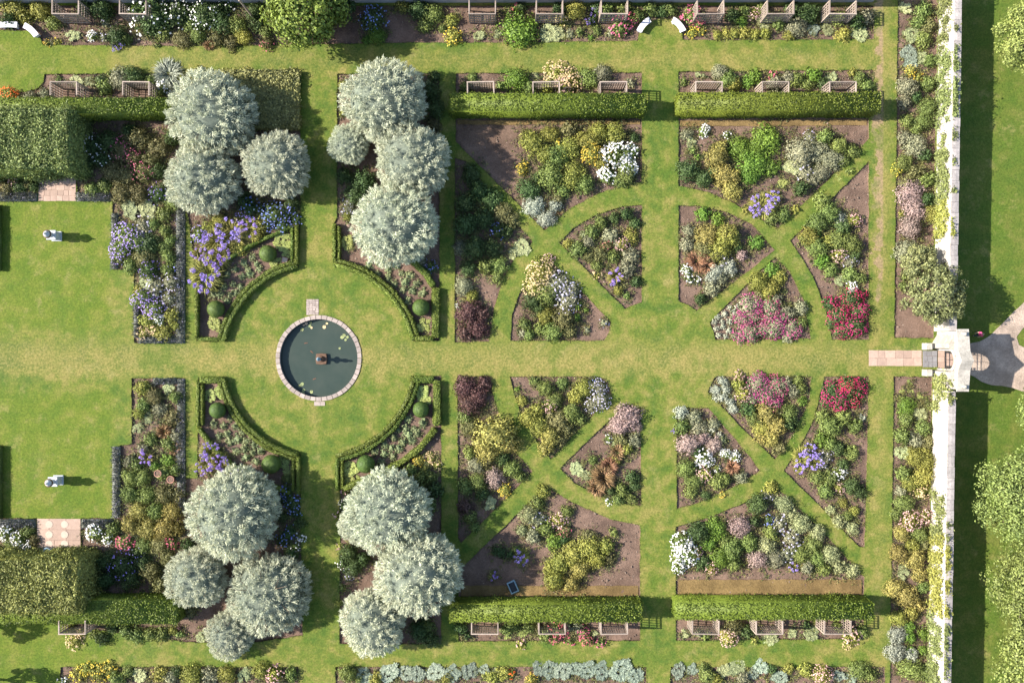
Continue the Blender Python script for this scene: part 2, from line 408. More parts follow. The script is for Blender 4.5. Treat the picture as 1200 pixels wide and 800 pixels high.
POND_R = 50
loops = {k: [Vector(G(*p)) for p in refine(v)] for k, v in BEDS.items()}
loops['pond'] = [Vector(G(*p)) for p in arc(373.5, 419.5, 47, 0, 360, 64)[:-1]]
outer = [Vector((x, y)) for x, y in ((-110, -90), (110, -90), (110, 90), (-110, 90))]
vs = list(outer); cons = [[0, 1, 2, 3]]
for lp in loops.values():
    o = len(vs); vs += lp; cons.append(list(range(o, o + len(lp))))
edges = [(l[i], l[(i+1) % len(l)]) for l in cons for i in range(len(l))]
cv, ce, cf, ov, oe, of = delaunay_2d_cdt(vs, edges, [], 0, 1e-5)
bb = {k: ([(p.x, p.y) for p in lp], min(p.x for p in lp), max(p.x for p in lp), min(p.y for p in lp), max(p.y for p in lp)) for k, lp in loops.items()}
def in_any(x, y):
    return any(x0 <= x <= x1 and y0 <= y <= y1 and inside(lp, x, y) for lp, x0, x1, y0, y1 in bb.values())
V = [(p.x, p.y, 0.0) for p in cv]; F = []; MI = []
for f in cf:
    x = sum(cv[i].x for i in f)/len(f); y = sum(cv[i].y for i in f)/len(f)
    if not in_any(x, y): F.append(tuple(f)); MI.append(0)
for k, lp in loops.items():       # the cut turf edge of every bed
    if k == 'pond': continue
    o = len(V); n = len(lp)
    V += [(p.x, p.y, 0.0) for p in lp] + [(p.x, p.y, -0.3) for p in lp]
    F += [(o+i, o+(i+1) % n, o+n+(i+1) % n, o+n+i) for i in range(n)]; MI += [1]*n
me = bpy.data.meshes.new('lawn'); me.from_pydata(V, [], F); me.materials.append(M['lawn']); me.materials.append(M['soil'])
me.polygons.foreach_set('material_index', MI); me.update()
tag(obj('lawn', me), 'mown green garden lawn with worn yellow walks between beds', kind='structure')
def soil_sheet(name, lp, mat, z=-0.13, amp=0.06, step=0.6, lab=None):
    pts = [(p.x, p.y) for p in lp]; x0 = min(p[0] for p in pts); x1 = max(p[0] for p in pts); y0 = min(p[1] for p in pts); y1 = max(p[1] for p in pts)
    vs = [Vector(p) for p in pts]; n = len(vs)
    y = y0
    while y < y1:
        x = x0
        while x < x1:
            q = (x + rnd.uniform(-.2, .2), y + rnd.uniform(-.2, .2))
            if inside(pts, *q): vs.append(Vector(q))
            x += step
        y += step
    cv, ce, cf, *_ = delaunay_2d_cdt(vs, [(i, (i+1) % n) for i in range(n)], [], 0, 1e-5)
    F = [f for f in cf if inside(pts, sum(cv[i].x for i in f)/3, sum(cv[i].y for i in f)/3)]
    me = bpy.data.meshes.new(name); me.from_pydata([(p.x, p.y, z + rnd.uniform(-amp, amp)) for p in cv], [], F)
    me.materials.append(mat); me.polygons.foreach_set('use_smooth', [True]*len(F))
    return tag(obj(name, me), lab, kind='structure')
for k in BEDS: soil_sheet('bed_soil', loops[k], M['soil'])
g = MB().poly([(-900, -900, -1.2), (900, -900, -1.2), (900, 900, -1.2), (-900, 900, -1.2)], [(0, 1, 2, 3)])
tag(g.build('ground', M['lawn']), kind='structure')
for pts in ([(540, 686), (748, 686), (748, 698), (540, 698)], [(795, 679), (1010, 679), (1010, 697), (795, 697)], [(797, 141), (1016, 140), (1016, 147), (797, 148)], [(536, 141), (750, 141), (750, 146), (536, 146)]):
    soil_sheet('dry_turf_strip', [Vector(G(*p)) for p in refine(pts)], M['dry'], -0.055, 0.03, 0.5)
gravel = [(1110, 402), (1133, 403), (1148, 400), (1160, 393), (1168, 385), (1183, 370), (1200, 354), (1240, 332), (1260, 345), (1215, 376), (1199, 384), (1191, 395), (1194, 404), (1206, 410), (1240, 418), (1240, 470), (1205, 460), (1180, 453), (1162, 451), (1150, 447), (1135, 438), (1112, 434)]
soil_sheet('gravel_path', [Vector(G(*p)) for p in refine(gravel)], M['gravel'], 0.035, 0.008, 0.8, 'pale gravel path leading away from the garden gate')

# ------------------------------------------------------------------ leafy plants
SIZES = {'s': (10, 190, .28), 'm': (22, 600, .17), 'l': (40, 1500, .108)}     # clumps, leaves, leaf length as a share of the radius
CACHE = {}
def bush_mesh(mat, size, variant, h=.85, lw=.6, lmul=1.0, nmul=1.0, clumpr=.26):
    key = ('b', mat, size, variant, h, lw, lmul)
    if key in CACHE: return CACHE[key]
    r = np.random.default_rng(hash((mat, size, variant)) % 99991 if False else (sum(map(ord, mat + size)) * 31 + variant))
    k, n, ll = SIZES[size]; n = int(n * nmul)
    c = even_hemi(k, -.05, r) * np.array([.74, .74, .74*h]) * r.uniform(.78, 1.12, (k, 1))
    ci = r.integers(0, k, n); u = unit(r.normal(size=(n, 3)))
    P = c[ci] + u * (clumpr * r.uniform(.55, 1.05, n)[:, None]) * np.array([1, 1, .8])
    P[:, 2] = np.maximum(P[:, 2], .03) + .03
    N = unit(u * .8 + unit(P + [0, 0, .25]) * .6 + r.normal(size=(n, 3)) * .35)
    lv, lq = leaf_quads(P, N, ll*lmul, ll*lmul*lw, r)
    cv_, cq, ct = lump(.5, .5, .45*h, .05, 9, 4, r)
    v, fs = join([(cv_, [cq, ct]), (lv, [lq])])
    me = mesh_np('foliage', v, fs, M[mat]); CACHE[key] = (me, c); return CACHE[key]

def blade_mesh(mat, size, variant, h=.9, wd=.05, droop=.35, up=.55, nmul=1.0):
    key = ('bl', mat, size, variant, h)
    if key in CACHE: return CACHE[key]
    r = np.random.default_rng(sum(map(ord, mat + size)) * 17 + variant)
    n = int({'s': 130, 'm': 420, 'l': 900}[size] * nmul)
    a = r.uniform(0, 2*np.pi, n); rr = .35*np.sqrt(r.uniform(0, 1, n))
    P = np.stack([rr*np.cos(a), rr*np.sin(a), r.uniform(0, .1, n)], 1)
    a2 = a + r.normal(0, .5, n); z = r.uniform(.1, 1.3, n) * up * 2
    D = unit(np.stack([np.cos(a2), np.sin(a2), z], 1)) * np.array([1, 1, h])
    v, q, t = blades(P, D, .85, wd, droop, r); v[:, 2] = np.maximum(v[:, 2], .02)
    me = mesh_np('foliage', v, [q, t], M[mat]); CACHE[key] = (me, P); return CACHE[key]

def rosette_mesh(mat, size, variant, h=.6):
    """broad overlapping leaves in a rosette"""
    key = ('ro', mat, size, variant)
    if key in CACHE: return CACHE[key]
    r = np.random.default_rng(sum(map(ord, mat + size)) * 13 + variant)
    k = {'s': 4, 'm': 9, 'l': 17}[size]; parts = []; c = []
    for j in range(k):
        cx, cy = (0, 0) if j == 0 else (r.uniform(.3, .7)*math.cos(j*2.4), r.uniform(.3, .7)*math.sin(j*2.4))
        c.append((cx, cy, h*.6)); n = 46
        a = np.arange(n)*2.4 + r.uniform(0, .8, n); el = np.linspace(.15, 1.2, n)
        D = np.stack([np.cos(a)*np.cos(el), np.sin(a)*np.cos(el), np.sin(el)*.8], 1)
        L = .60/k**.27 * (1.1 - .5*el/1.2)
        P = np.array([cx, cy, .12 + .12*r.random()*h]) + D*L[:, None]*.62 + [0, 0, .1*h]
        N = unit(np.stack([-np.cos(a)*np.sin(el)*.5, -np.sin(a)*np.sin(el)*.5, np.ones(n)], 1) + r.normal(size=(n, 3))*.25)
        t = unit(D - N*np.sum(D*N, 1, keepdims=True)); b = np.cross(N, t)
        ln = L[:, None]*.8; w = ln*.62
        v = np.stack([P - t*ln*.5, P - t*ln*.05 + b*w*.5 - N*.02, P + t*ln*.5 - N*ln*.18, P - t*ln*.05 - b*w*.5 - N*.02], 1).reshape(-1, 3)
        v[:, 2] = np.maximum(v[:, 2], .02)
        parts.append((v, [np.arange(4*n).reshape(n, 4)]))
    v, fs = join(parts); me = mesh_np('foliage', v, fs, M[mat]); CACHE[key] = (me, np.array(c)); return CACHE[key]

def flower_mesh(fl, size, variant, style, h=.85, dens=1.0):
    key = ('f', fl, size, variant, style, dens)
    if key in CACHE: return CACHE[key]
    r = np.random.default_rng(sum(map(ord, fl + size + style)) * 7 + variant)
    if style == 'umbel':      # round flower heads on bare stems, most of them leaning outwards
        n = {'s': 7, 'm': 15, 'l': 25}[size]; parts = []
        hr = {'s': .24, 'm': .17, 'l': .125}[size]
        a = r.uniform(0, 2*np.pi, n); rr = np.where(r.random(n) < .75, r.uniform(.5, .88, n), r.uniform(.1, .5, n))
        C = np.stack([rr*np.cos(a), rr*np.sin(a), h*r.uniform(.95, 1.25, n) - .25*rr], 1)
        for c in C:
            m = 26; u = unit(r.normal(size=(m, 3)))
            v, q = leaf_quads(c + u*hr*r.uniform(.6, 1, m)[:, None], unit(u + r.normal(size=(m, 3))*.4), hr*.75, hr*.45, r); parts.append((v, [q]))
        D = C - C*np.array([.25, .25, 0]) ; base = C*np.array([.3, .3, 0]); base[:, 2] = .1
        v, q, t = blades(base, C - base, 1.0, .02, 0, r); 
        fl_v, fl_f = join(parts)
        me = mesh_np('flower_heads', fl_v, fl_f, M['f_' + fl])
    else:
        n = int({'s': 22, 'm': 70, 'l': 170}[size] * dens); hr = {'s': .17, 'm': .105, 'l': .075}[size]
        hr *= 1.25 if style == 'spray' else 1.45 if fl == 'wf' and style == 'all' else 1.0
        k = {'s': 4, 'm': 9, 'l': 16}[size]
        c = even_hemi(k, .1, r) * np.array([.8, .8, .9*h])
        if style == 'all':
            cc = hemi(k + 4, r, .1); P = unit(cc[r.integers(0, k + 4, n)] + r.normal(size=(n, 3))*.3) * np.array([.98, .98, 1.06*h]) * r.uniform(.88, 1.06, (n, 1))
        else:
            P = c[r.integers(0, k, n)] + r.normal(size=(n, 3))*.16; e = np.linalg.norm(P / np.array([1, 1, h]), axis=1, keepdims=True)
            P = P / e * r.uniform(.95, 1.1, (n, 1))
        P[:, 2] = np.abs(P[:, 2]) + .08
        N = unit(unit(P) * .6 + [0, 0, .5] + r.normal(size=(n, 3))*.3)
        v1, q1 = leaf_quads(P, N, hr*1.5, hr*1.1, r); v2, q2 = leaf_quads(P + N*hr*.12, unit(N + r.normal(size=(n, 3))*.25), hr*1.3, hr*.95, r)
        v, fs = join([(v1, [q1]), (v2, [q2])]); me = mesh_np('flowers', v, fs, M['f_' + fl])
    CACHE[key] = me; return me

# code: (object name, category, description, short description, builder, foliage material, flower, flower style, height share, options)
K = {
 'gL': ('leafy_bush', 'shrub', 'mid-green leafy bush', 'b', 'gL', None, None, .85),
 'gD': ('dark_shrub', 'shrub', 'dark green shrub', 'b', 'gD', None, None, .95),
 'gY': ('yellow_green_bush', 'shrub', 'yellow-green bush', 'b', 'gY', None, None, .85),
 'gB': ('bright_bush', 'shrub', 'bright green rounded bush', 'b', 'gB', None, None, .75),
 'gG': ('grey_green_shrub', 'shrub', 'grey-green shrub', 'b', 'gG', None, None, .8),
 'ol': ('olive_shrub', 'shrub', 'dull olive shrub', 'b', 'ol', None, None, .85),
 'oY': ('golden_shrub', 'shrub', 'golden olive shrub', 'b', 'oY', None, None, .95),
 'pu': ('purple_leaved_shrub', 'shrub', 'purple-brown leaved shrub', 'b', 'pu', None, None, .8),
 'pg': ('seedhead_shrub', 'shrub', 'dusty pinkish-grey shrub', 'b', 'pg', None, None, .8),
 'hs': ('pale_leaved_plant', 'plant', 'pale cream-green leaved plant', 'ro', 'hs', None, None, .6),
 'pb': ('pale_bush', 'shrub', 'pale cream-green loose bush', 'b', 'hs', None, None, .8),
 'hb': ('blue_leaved_plant', 'plant', 'blue-grey broad-leaved clump', 'ro', 'hb', None, None, .65),
 'sp': ('silver_spiky_clump', 'plant', 'silvery spiky grass clump', 'bl', 'sg', None, None, .8),
 'sg': ('silver_clump', 'plant', 'silvery grey low clump', 'b', 'sg', None, None, .7),
 'bz': ('bronze_grass', 'ornamental grass', 'bronze feathery grass', 'bl', 'bz', None, None, .9),
 'lm': ('lime_plant', 'plant', 'pale lime broad-leaved plant', 'ro', 'lm', None, None, .55),
 'sm': ('bedding_tuft', 'plant', 'small grey-green bedding tuft', 'b', 'sm', None, None, .6),
 'sn': ('grey_dome', 'plant', 'small pale grey dome', 'b', 'sn', None, None, .8),
 'wf': ('white_flowering_bush', 'flowering bush', 'white flowering bush', 'b', 'gL', 'wf', 'all', .75),
 'pf': ('pale_pink_bush', 'flowering bush', 'pale pink flowering bush', 'b', 'gY', 'pf', 'spray', .8),
 'pk': ('pink_flowering_bush', 'flowering bush', 'rose-pink flowering bush', 'b', 'gL', 'pk', 'spray', .8),
 'mg': ('magenta_bush', 'flowering bush', 'dusky magenta flowering bush', 'b', 'gG', 'mg', 'all', .7),
 'rd': ('crimson_bush', 'flowering bush', 'crimson flowering bush', 'b', 'gD', 'rd', 'all', .75),
 'vi': ('violet_flower_clump', 'flower clump', 'violet-blue flower clump', 'bl', 'strap', 'vi', 'umbel', .75),
 'vp': ('pale_violet_clump', 'flower clump', 'pale lilac-blue flower clump', 'b', 'gL', 'vp', 'spray', .75),
 'bl': ('blue_flower_clump', 'flower clump', 'deep blue flower clump', 'b', 'gD', 'bl', 'spray', .75),
 'lv': ('lilac_flowering_plant', 'flowering plant', 'lilac-white flowering plant', 'b', 'gG', 'lv', 'spray', .75),
 'yf': ('yellow_flowering_plant', 'flowering plant', 'yellow flowering plant', 'b', 'gY', 'yf', 'spray', .75),
 'or': ('orange_flowering_plant', 'flowering plant', 'orange flowering plant', 'b', 'gY', 'or', 'spray', .6),
 'wr': ('white_flecked_shrub', 'shrub', 'dark shrub flecked with white flowers', 'b', 'gD', 'wf', 'few', .9),
 'pr': ('pink_flecked_shrub', 'shrub', 'olive shrub flecked with pink flowers', 'b', 'ol', 'pk', 'few', .9),
 'vf': ('violet_flecked_shrub', 'shrub', 'dark shrub flecked with violet flowers', 'b', 'gD', 'vi', 'few', .9),
 'cr': ('cream_flowering_plant', 'flowering plant', 'cream-yellow flowering plant', 'b', 'gY', 'cr', 'spray', .7),
 'ro': ('rust_tipped_shrub', 'shrub', 'orange-tinted yellow shrub', 'b', 'oY', None, None, .8),
}
GROUPS = {}
# bed: (where it is, long axis, data)
P_ = {
 'nL': ('north border at the top left', 'x', "gY:12,6,13 44,9,13 26,18,9;gD:118,8,12 135,40,11 8,22,9 96,6,9 176,34,8;hs:84,40,8;wf:106,41,6;lv:121,43,5 123,26,5;vi:134,57,4 141,54,4;gL:147,45,7 190,38,8 230,40,10 183,53,4 222,28,9 60,25,8;wr:175,16,20 236,14,18 205,12,16;ol:212,45,10 165,30,8;yf:54,50,4 66,48,4;gB:160,8,9"),
 'nM': ('north border around the big round shrub', 'x', "gD:250,12,12 258,26,11 296,12,10 300,28,8;gL:276,28,11 310,36,8;ol:252,44,9 270,50,8 262,34,8;gY:283,42,10 471,5,8 318,12,9;bl:437,20,13;bz:244,52,6;gB:441,40,11 430,46,6;wr:262,4,9;pr:312,50,7"),
 'nC': ('north border above the middle lawns', 'x', "gL:507,14,13 498,28,8 680,36,5 700,34,6 712,10,9 733,10,9 518,32,6;gY:529,22,8 675,10,12;gD:490,8,12 610,7,8 695,22,6 655,8,8 700,8,8;yf:531,42,8;hs:562,40,6 582,40,5 643,38,11 653,38,10;gB:608,33,20 693,43,4;gG:668,38,5 715,38,5;pk:605,8,5 728,30,9 738,22,8;vi:690,26,5 698,14,5;cr:660,22,7"),
 'nR': ('north border at the top right', 'x', "gL:748,18,8 765,9,9 786,9,9 915,25,9 985,20,9 875,12,8 895,8,8;gD:775,12,7 860,16,8 950,14,12 930,9,9 1008,24,9;pk:811,16,9 820,25,6;yf:811,37,6 823,36,5;hs:895,24,8 972,34,7 1010,38,10;gY:842,40,6 852,38,6 862,38,6 874,38,7 886,39,7 898,38,7 926,40,7 990,39,9;pf:885,15,7;gG:935,30,11 1018,18,9;hb:955,33,7;gB:870,24,7;lm:965,22,6"),
 'rL': ('trellis bed at the upper left', 'x', "gL:67,92,4 120,101,9 176,94,7 185,107,7 128,86,5;hs:88,93,7 104,94,7;gG:139,91,13 34,112,7 50,109,6;gD:153,87,12 116,93,6;sp:194,84,15;wf:190,100,8;or:8,113,10;gY:228,84,8 212,90,6"),
 'rM': ('trellis bed north of the middle beds', 'x', "gL:553,90,6 545,101,6 620,102,8 690,90,11 587,100,5;gB:605,92,13;hs:628,86,5;cr:655,85,13 670,93,12;gY:642,100,8;gG:706,86,10 740,97,5;pf:660,98,9"),
 'rR': ('trellis bed at the upper right', 'x', "gL:802,95,5 856,91,10 935,92,9 1010,91,8 1018,99,8 948,98,7;gG:845,83,10 910,97,9 925,91,8;gY:862,98,8 1001,84,5;gB:886,88,8 877,95,7 955,87,9;pk:906,87,5;hs:975,90,7 820,87,5;gD:966,97,7"),
 'c1': ('narrow bed under the upper middle silver trees', 'y', "gY:402,100,6 402,131,5 407,253,6;gD:402,205,10 425,212,13 414,226,10 505,106,11 510,126,10 508,88,7;lv:409,236,6 408,246,6 493,306,6;bl:505,312,6;lm:407,284,8 496,381,8;hs:501,96,5;ol:508,145,9 512,165,8"),
 'e1': ('shaded bed right of the upper silver trees', 'y', "gD:552,203,12 560,222,12 545,236,12 575,233,12 545,262,12 566,256,12 555,290,12 576,290,10 548,314,10 592,270,9;ol:590,249,12 601,258,8;bl:583,270,8;hs:611,290,10 600,297,6;gL:585,311,11 569,312,9 583,324,8;gG:543,335,10 540,290,8;pu:549,365,14 560,384,13 545,390,9 566,368,9;gY:553,347,7;wf:536,358,3;sg:540,288,6"),
 'e2': ('wedge bed with bare soil at upper middle', 'x', "gY:624,165,15 668,172,14 690,163,14 702,153,11 720,156,13 670,206,15 641,180,11 645,156,10 706,190,9;gL:652,182,15 645,205,16 685,215,12 735,205,11 728,212,8 660,222,9;gD:620,221,13 632,207,8 744,160,6;yf:695,178,12 711,183,9 612,198,6 616,192,4 655,169,5;wf:722,180,15 736,195,10 712,205,9 739,177,9;sg:625,241,12 641,256,10 651,240,8;bz:656,247,4;ol:668,150,9 655,232,7"),
 'e3': ('pointed bed between two paths at upper middle', 'y', "gL:678,292,9 695,271,8 705,260,8 718,300,8 700,311,7 735,346,5;gG:690,283,7 716,275,9 740,300,9 735,315,9 726,286,6;gD:721,255,7 735,250,8 745,261,6 746,330,6;gY:666,285,6 741,276,8 725,340,6;pf:730,285,8;ol:705,297,9 690,300,6;vi:722,324,9;pr:712,288,6;cr:700,322,5;pb:684,275,5"),
 'e4': ('wedge bed above the middle walk', 'x', "cr:634,319,12 628,336,11;gY:640,370,11 630,307,8;gD:625,353,10 632,361,7;gL:641,346,12 648,388,12 615,380,7 620,392,7 632,385,7;lv:655,334,14 665,351,12 671,338,8 708,378,5;ol:661,375,14 668,388,8;gB:678,358,5 687,363,4 677,372,5;gG:688,387,4 612,390,5;pf:643,303,6"),
 'e5': ('large bed at the upper right', 'x', "gG:806,156,7 940,178,15 960,176,13 976,186,13 965,201,10 955,208,8;wf:826,153,6 853,158,4;hs:810,166,7 930,195,11;gB:868,172,12 885,190,16 900,163,16 906,195,9 880,205,10 889,173,11 818,184,4;gL:812,176,5 907,255,8 920,251,9 985,170,10 969,159,9 1001,176,8 990,188,7;gD:808,198,12 826,208,10 940,220,9 837,201,7;oY:841,184,13 850,205,14 860,222,12 846,172,9 862,205,8;vi:895,240,12 906,231,8 885,246,7;lv:945,202,9 950,160,6;lm:918,215,6;gY:933,245,5 874,246,5"),
 'e6': ('bed beside the east walk, upper half', 'y', "lm:985,206,6;gL:997,200,5 965,235,9 975,250,11 960,261,11 985,281,12 1000,286,11 960,290,11 975,315,9 998,321,8 1010,326,7 945,280,7;gY:950,276,10 972,283,8;gD:990,266,9 1004,300,7;sg:986,255,8;pf:1003,258,7 985,299,8;gB:965,305,9 958,275,6;lv:998,306,7;wf:1000,335,6;hs:985,328,7;rd:985,370,13 1000,350,11 1009,364,10 975,355,9 1004,381,12 990,386,10 1013,345,6 978,378,8"),
 'e7': ('leaf-shaped bed in the right half, upper', 'y', "gB:825,250,9 842,256,8 888,284,8;gG:808,270,8 806,286,8 835,338,9 845,326,9;oY:830,275,13 855,272,11;gY:855,278,12 845,292,12;ol:825,291,10 838,300,8;pg:871,299,8;sg:857,314,9 840,319,10 835,327,8;lv:850,305,7;bz:818,305,10 830,310,9;wf:806,315,6 808,326,5 818,328,4;gD:822,350,7 866,290,6"),
 'e8': ('bed of pink flowers above the walk', 'x', "gY:890,330,10 905,337,10 915,325,8 900,347,9;gB:906,315,8;sn:838,377,3.8 842,371,3.8 850,368,3.8 856,360,3.8 864,359,3.8 861,366,4.2 847,377,3.8 856,377,4.2 840,385,3.8 848,382,3.8 855,387,4 843,393,3.8 851,394,3.8;mg:880,358,13 872,375,10 880,389,12 904,360,12 908,384,13 930,386,11 868,394,8 895,385,9 886,370,10 915,372,9;gG:925,366,9 940,361,9 925,395,7 912,350,7;wf:895,374,4;gL:941,378,6;ol:890,348,7"),
 'e14': ('bed of pink flowers below the walk', 'x', "sg:840,457,6 848,447,6 852,456,6 848,466,6 857,471,6 860,479,6 840,466,5;pf:867,440,6 872,461,8;gY:867,451,8 895,501,10;mg:889,450,12 900,462,12 912,454,12 905,471,10 885,466,9;gG:923,450,9 931,458,8;gL:940,455,8 925,485,10 885,491,9 936,446,6;gB:942,470,6;gD:879,480,9 928,496,9;oY:900,485,13 910,500,12 905,515,10 893,514,7;ol:915,526,8 915,483,8"),
 'e15': ('bed beside the east walk, lower half', 'y', "rd:980,460,12 995,453,12 1008,455,10 985,471,10 1003,470,9 970,470,8 993,464,9;gL:965,488,8 975,500,12 990,490,9 1005,500,9 975,520,9 1000,531,8 975,561,9 970,576,9 995,606,7 960,560,8;sg:1012,490,5;gB:965,515,9;vi:942,535,10 955,540,10 950,525,7 938,548,6;lv:970,536,7 966,546,5;gD:985,526,9 1000,570,10 1010,577,8 990,545,7;wf:985,556,7;pf:985,572,6;gY:1003,600,7 990,590,6;pb:1000,620,8 985,612,8 975,598,6"),
 'e13': ('leaf-shaped bed in the right half, lower', 'y', "gG:815,490,9 820,501,9 870,560,8 838,497,7;gL:800,500,9 805,550,11 815,565,10 811,577,8 842,565,9 850,561,7;sg:799,484,8;pg:808,521,13 838,521,10 826,514,8;sn:835,504,5 844,510,5 831,510,4;wf:825,537,9 832,541,6 852,532,6 863,535,6 841,549,4 820,541,5;pf:826,556,8;yf:848,579,4;gD:828,581,6 817,530,7;bz:860,548,7;vi:790,505,3;pb:848,516,5"),
 'e16': ('broad bed at the lower right', 'x', "gY:905,572,8;lv:900,582,6 915,615,9 930,632,9 925,650,9;gD:890,592,12 820,625,12 825,661,9 885,612,7;pb:920,591,11 940,615,11 900,640,11 975,651,11 985,665,9 1000,670,9 960,625,10 930,604,9;bl:925,596,5 902,610,6;wf:800,636,10 805,650,11 795,656,8 797,667,7;gB:840,621,13 846,655,11 832,638,9;pg:870,618,12 890,656,12;pf:835,666,7 818,647,6;gL:860,645,12 862,662,9 880,638,11 940,651,11 955,640,11 960,656,10 968,669,8 850,635,8 905,625,9;gG:910,656,11 948,666,7;vi:930,664,5"),
 'e9': ('tall bed left of the lower paths', 'y', "pu:545,455,12 560,465,12 550,475,12 568,450,9 545,596,9;ol:549,500,10 572,540,8;gL:545,489,8 550,531,8 600,550,10 610,559,7 560,566,10 545,570,9 550,606,8 556,618,7;oY:580,510,22 570,530,13 595,520,12 592,500,9;gG:557,545,10;pg:580,561,11;yf:592,575,7;hs:575,590,8;gD:565,580,9 590,538,8"),
 'e10': ('wedge bed below the middle walk', 'x', "gL:627,447,6 640,455,10 650,470,10 670,484,11 680,491,8 660,450,7;gY:612,470,7 685,455,11 675,465,9 630,480,8 620,490,10 632,501,11;lv:701,455,10 705,469,10 695,475,8;bl:697,448,6;pf:645,476,7;oY:645,511,12 640,525,9;ol:655,496,12 665,505,9 658,515,7;gB:606,456,4"),
 'e11': ('pointed bed between two paths at lower middle', 'y', "pg:737,489,14 725,500,10 748,500,6;gG:745,516,8;wf:713,514,4 714,588,4;hs:720,520,4 677,550,9 687,558,7;bz:708,561,12 700,572,9 715,547,10 725,531,9;gY:735,526,7 722,540,6;gD:742,560,8 745,570,6 716,575,6;gL:730,575,8 725,586,7 740,585,7 695,540,6;ol:728,515,8"),
 'e12': ('wedge bed with bare soil at lower middle', 'x', "gY:637,576,8 672,652,14 656,661,12 690,645,13 650,680,11 700,656,10 711,641,9 645,668,8;gL:630,590,9 640,620,9 665,601,7 605,645,5 720,625,5;pb:620,605,10 612,622,6;lv:632,610,8;pf:655,611,8;pr:662,622,7;gG:625,630,9;gB:650,636,9;oY:670,685,10 681,667,10;ol:690,629,8 715,656,8;vi:611,653,8 578,675,5;gD:585,648,8 598,650,5 660,633,7"),
 'bN': ('east border above the gate', 'y', "hs:1062,8,8 1070,40,10 1080,66,8 1078,32,6;gL:1085,10,9 1080,24,9 1085,45,9 1090,97,9 1090,125,10 1065,140,8 1085,141,10 1062,190,10 1090,210,9 1060,335,5 1062,325,5 1092,70,7 1076,150,8;hb:1068,60,11 1069,74,9;yf:1069,82,6 1078,90,5 1053,198,6;gG:1065,100,12 1062,119,8 1075,170,12 1065,295,12 1085,301,11 1062,160,8;gD:1076,112,7 1085,181,8 1090,232,8;ol:1075,200,9 1065,214,8 1090,30,8;pg:1070,226,14 1075,246,14 1070,266,12;gY:1098,250,11 1058,250,4"),
 'bS': ('east border below the gate', 'y', "lm:1067,449,4 1058,459,4 1068,458,4 1055,466,4 1080,465,5 1078,473,4 1088,470,5 1087,478,5;gB:1065,477,10 1068,748,8 1086,744,8 1067,735,6 1083,763,6 1068,762,5;gL:1065,492,9 1085,502,9 1060,511,9 1062,556,9 1062,591,10 1080,626,10 1070,786,13 1090,790,10 1085,690,8 1052,603,7;hs:1080,486,9 1060,670,8 1060,530,8;gY:1075,536,12 1088,541,12 1085,560,12 1070,566,11 1055,726,10 1070,720,9 1072,640,8;cr:1082,576,8;oY:1075,656,11;gG:1075,516,9 1058,576,7;pf:1070,611,10 1086,606,7;oY:1060,626,10 1055,650,10 1080,675,8;ro:1050,691,10 1065,700,12 1078,712,8;sg:1054,745,10 1051,765,12 1070,768,9;ol:1090,520,8 1085,640,7"),
 'sL': ('south border at the bottom left', 'x', "wf:72,799,5;yf:90,791,8 100,785,8 113,790,9 126,785,8;gL:135,796,9 340,791,8 148,788,7;hs:162,793,9 285,791,9;gY:185,792,9 222,793,12 265,792,10 305,787,10;gG:198,796,8 244,793,9;pf:321,791,9;gD:207,788,6;ol:330,797,6"),
 'sM': ('south border at the bottom middle', 'x', "gL:405,791,12 420,797,6;hb:427,795,9 455,790,12 475,790,10 490,791,10 510,788,10 530,791,11 550,787,10 567,785,7 632,785,9 645,787,10 660,788,10 675,785,10 690,786,11 706,787,10 730,787,14 746,793,9;gY:440,798,8 524,798,7 575,795,8 590,790,8;or:600,790,5;hs:580,787,5;yf:622,797,6"),
 'sR': ('south border at the bottom right', 'x', "hb:796,788,9 812,786,8 893,783,9 915,795,10 985,793,8 882,791,8 1000,795,7;gL:830,793,9 1010,787,10 1022,792,8 825,783,6;hs:850,787,9 865,783,11 1000,783,6;gY:946,786,8 926,785,7 840,797,7;pf:965,792,10;gG:873,797,8;gD:905,785,6"),
 'tL': ('trellis bed at the lower left', 'x', "cr:85,752,8 94,742,6;gL:108,745,6 145,740,9 158,746,9 175,745,9 188,745,8 210,744,5;gD:118,749,8 130,736,7;hs:154,755,4 235,748,8;pu:209,737,4;gY:201,740,6 80,736,7"),
 'tM': ('trellis bed south of the middle beds', 'x', "gD:540,736,8 547,746,5;gL:595,738,8 620,737,8 640,745,9 604,735,6;lm:595,746,5 612,742,6;pf:611,756,5;pk:655,738,8 650,748,6 668,752,5 688,751,7 705,754,5 684,741,6;gG:665,736,7 678,736,7;ol:630,737,6;hs:697,744,5"),
 'tR': ('trellis bed at the lower right', 'x', "ol:862,736,11;pf:855,748,10 1000,746,9;gD:876,741,8 947,733,5;yf:887,738,5;hs:905,748,8 900,753,6 930,743,7 952,743,8 803,744,5;gL:1012,740,7 985,735,6 828,747,5;gY:886,752,5;cr:995,755,6;gG:820,743,5"),
 'l1': ('long shrub bed by the upper left lawn', 'y', "wr:105,170,12 118,187,9;gD:125,165,13 184,200,10 170,285,13 100,190,8 150,152,9 200,160,11;pr:141,175,13 155,185,11 165,201,11;ol:160,160,12 186,170,13 175,186,10 130,201,11 145,205,11 141,226,12 161,226,11 165,300,11;gL:120,216,9 106,221,8 200,236,10 190,250,9 150,311,9 190,290,8 192,270,7 196,301,8 198,281,7 195,316,8 178,262,7;vf:185,226,11 172,315,11;hs:150,245,11 170,245,11 169,330,10;vp:145,275,12 140,290,12 155,281,11 136,301,7 165,350,11 178,361,10;lv:165,265,9 180,336,9 200,330,9 197,350,8;bl:203,311,5;gY:170,376,9 200,370,9 190,391,9 161,340,6 205,382,7;wf:185,376,6;cr:166,391,7 180,387,6"),
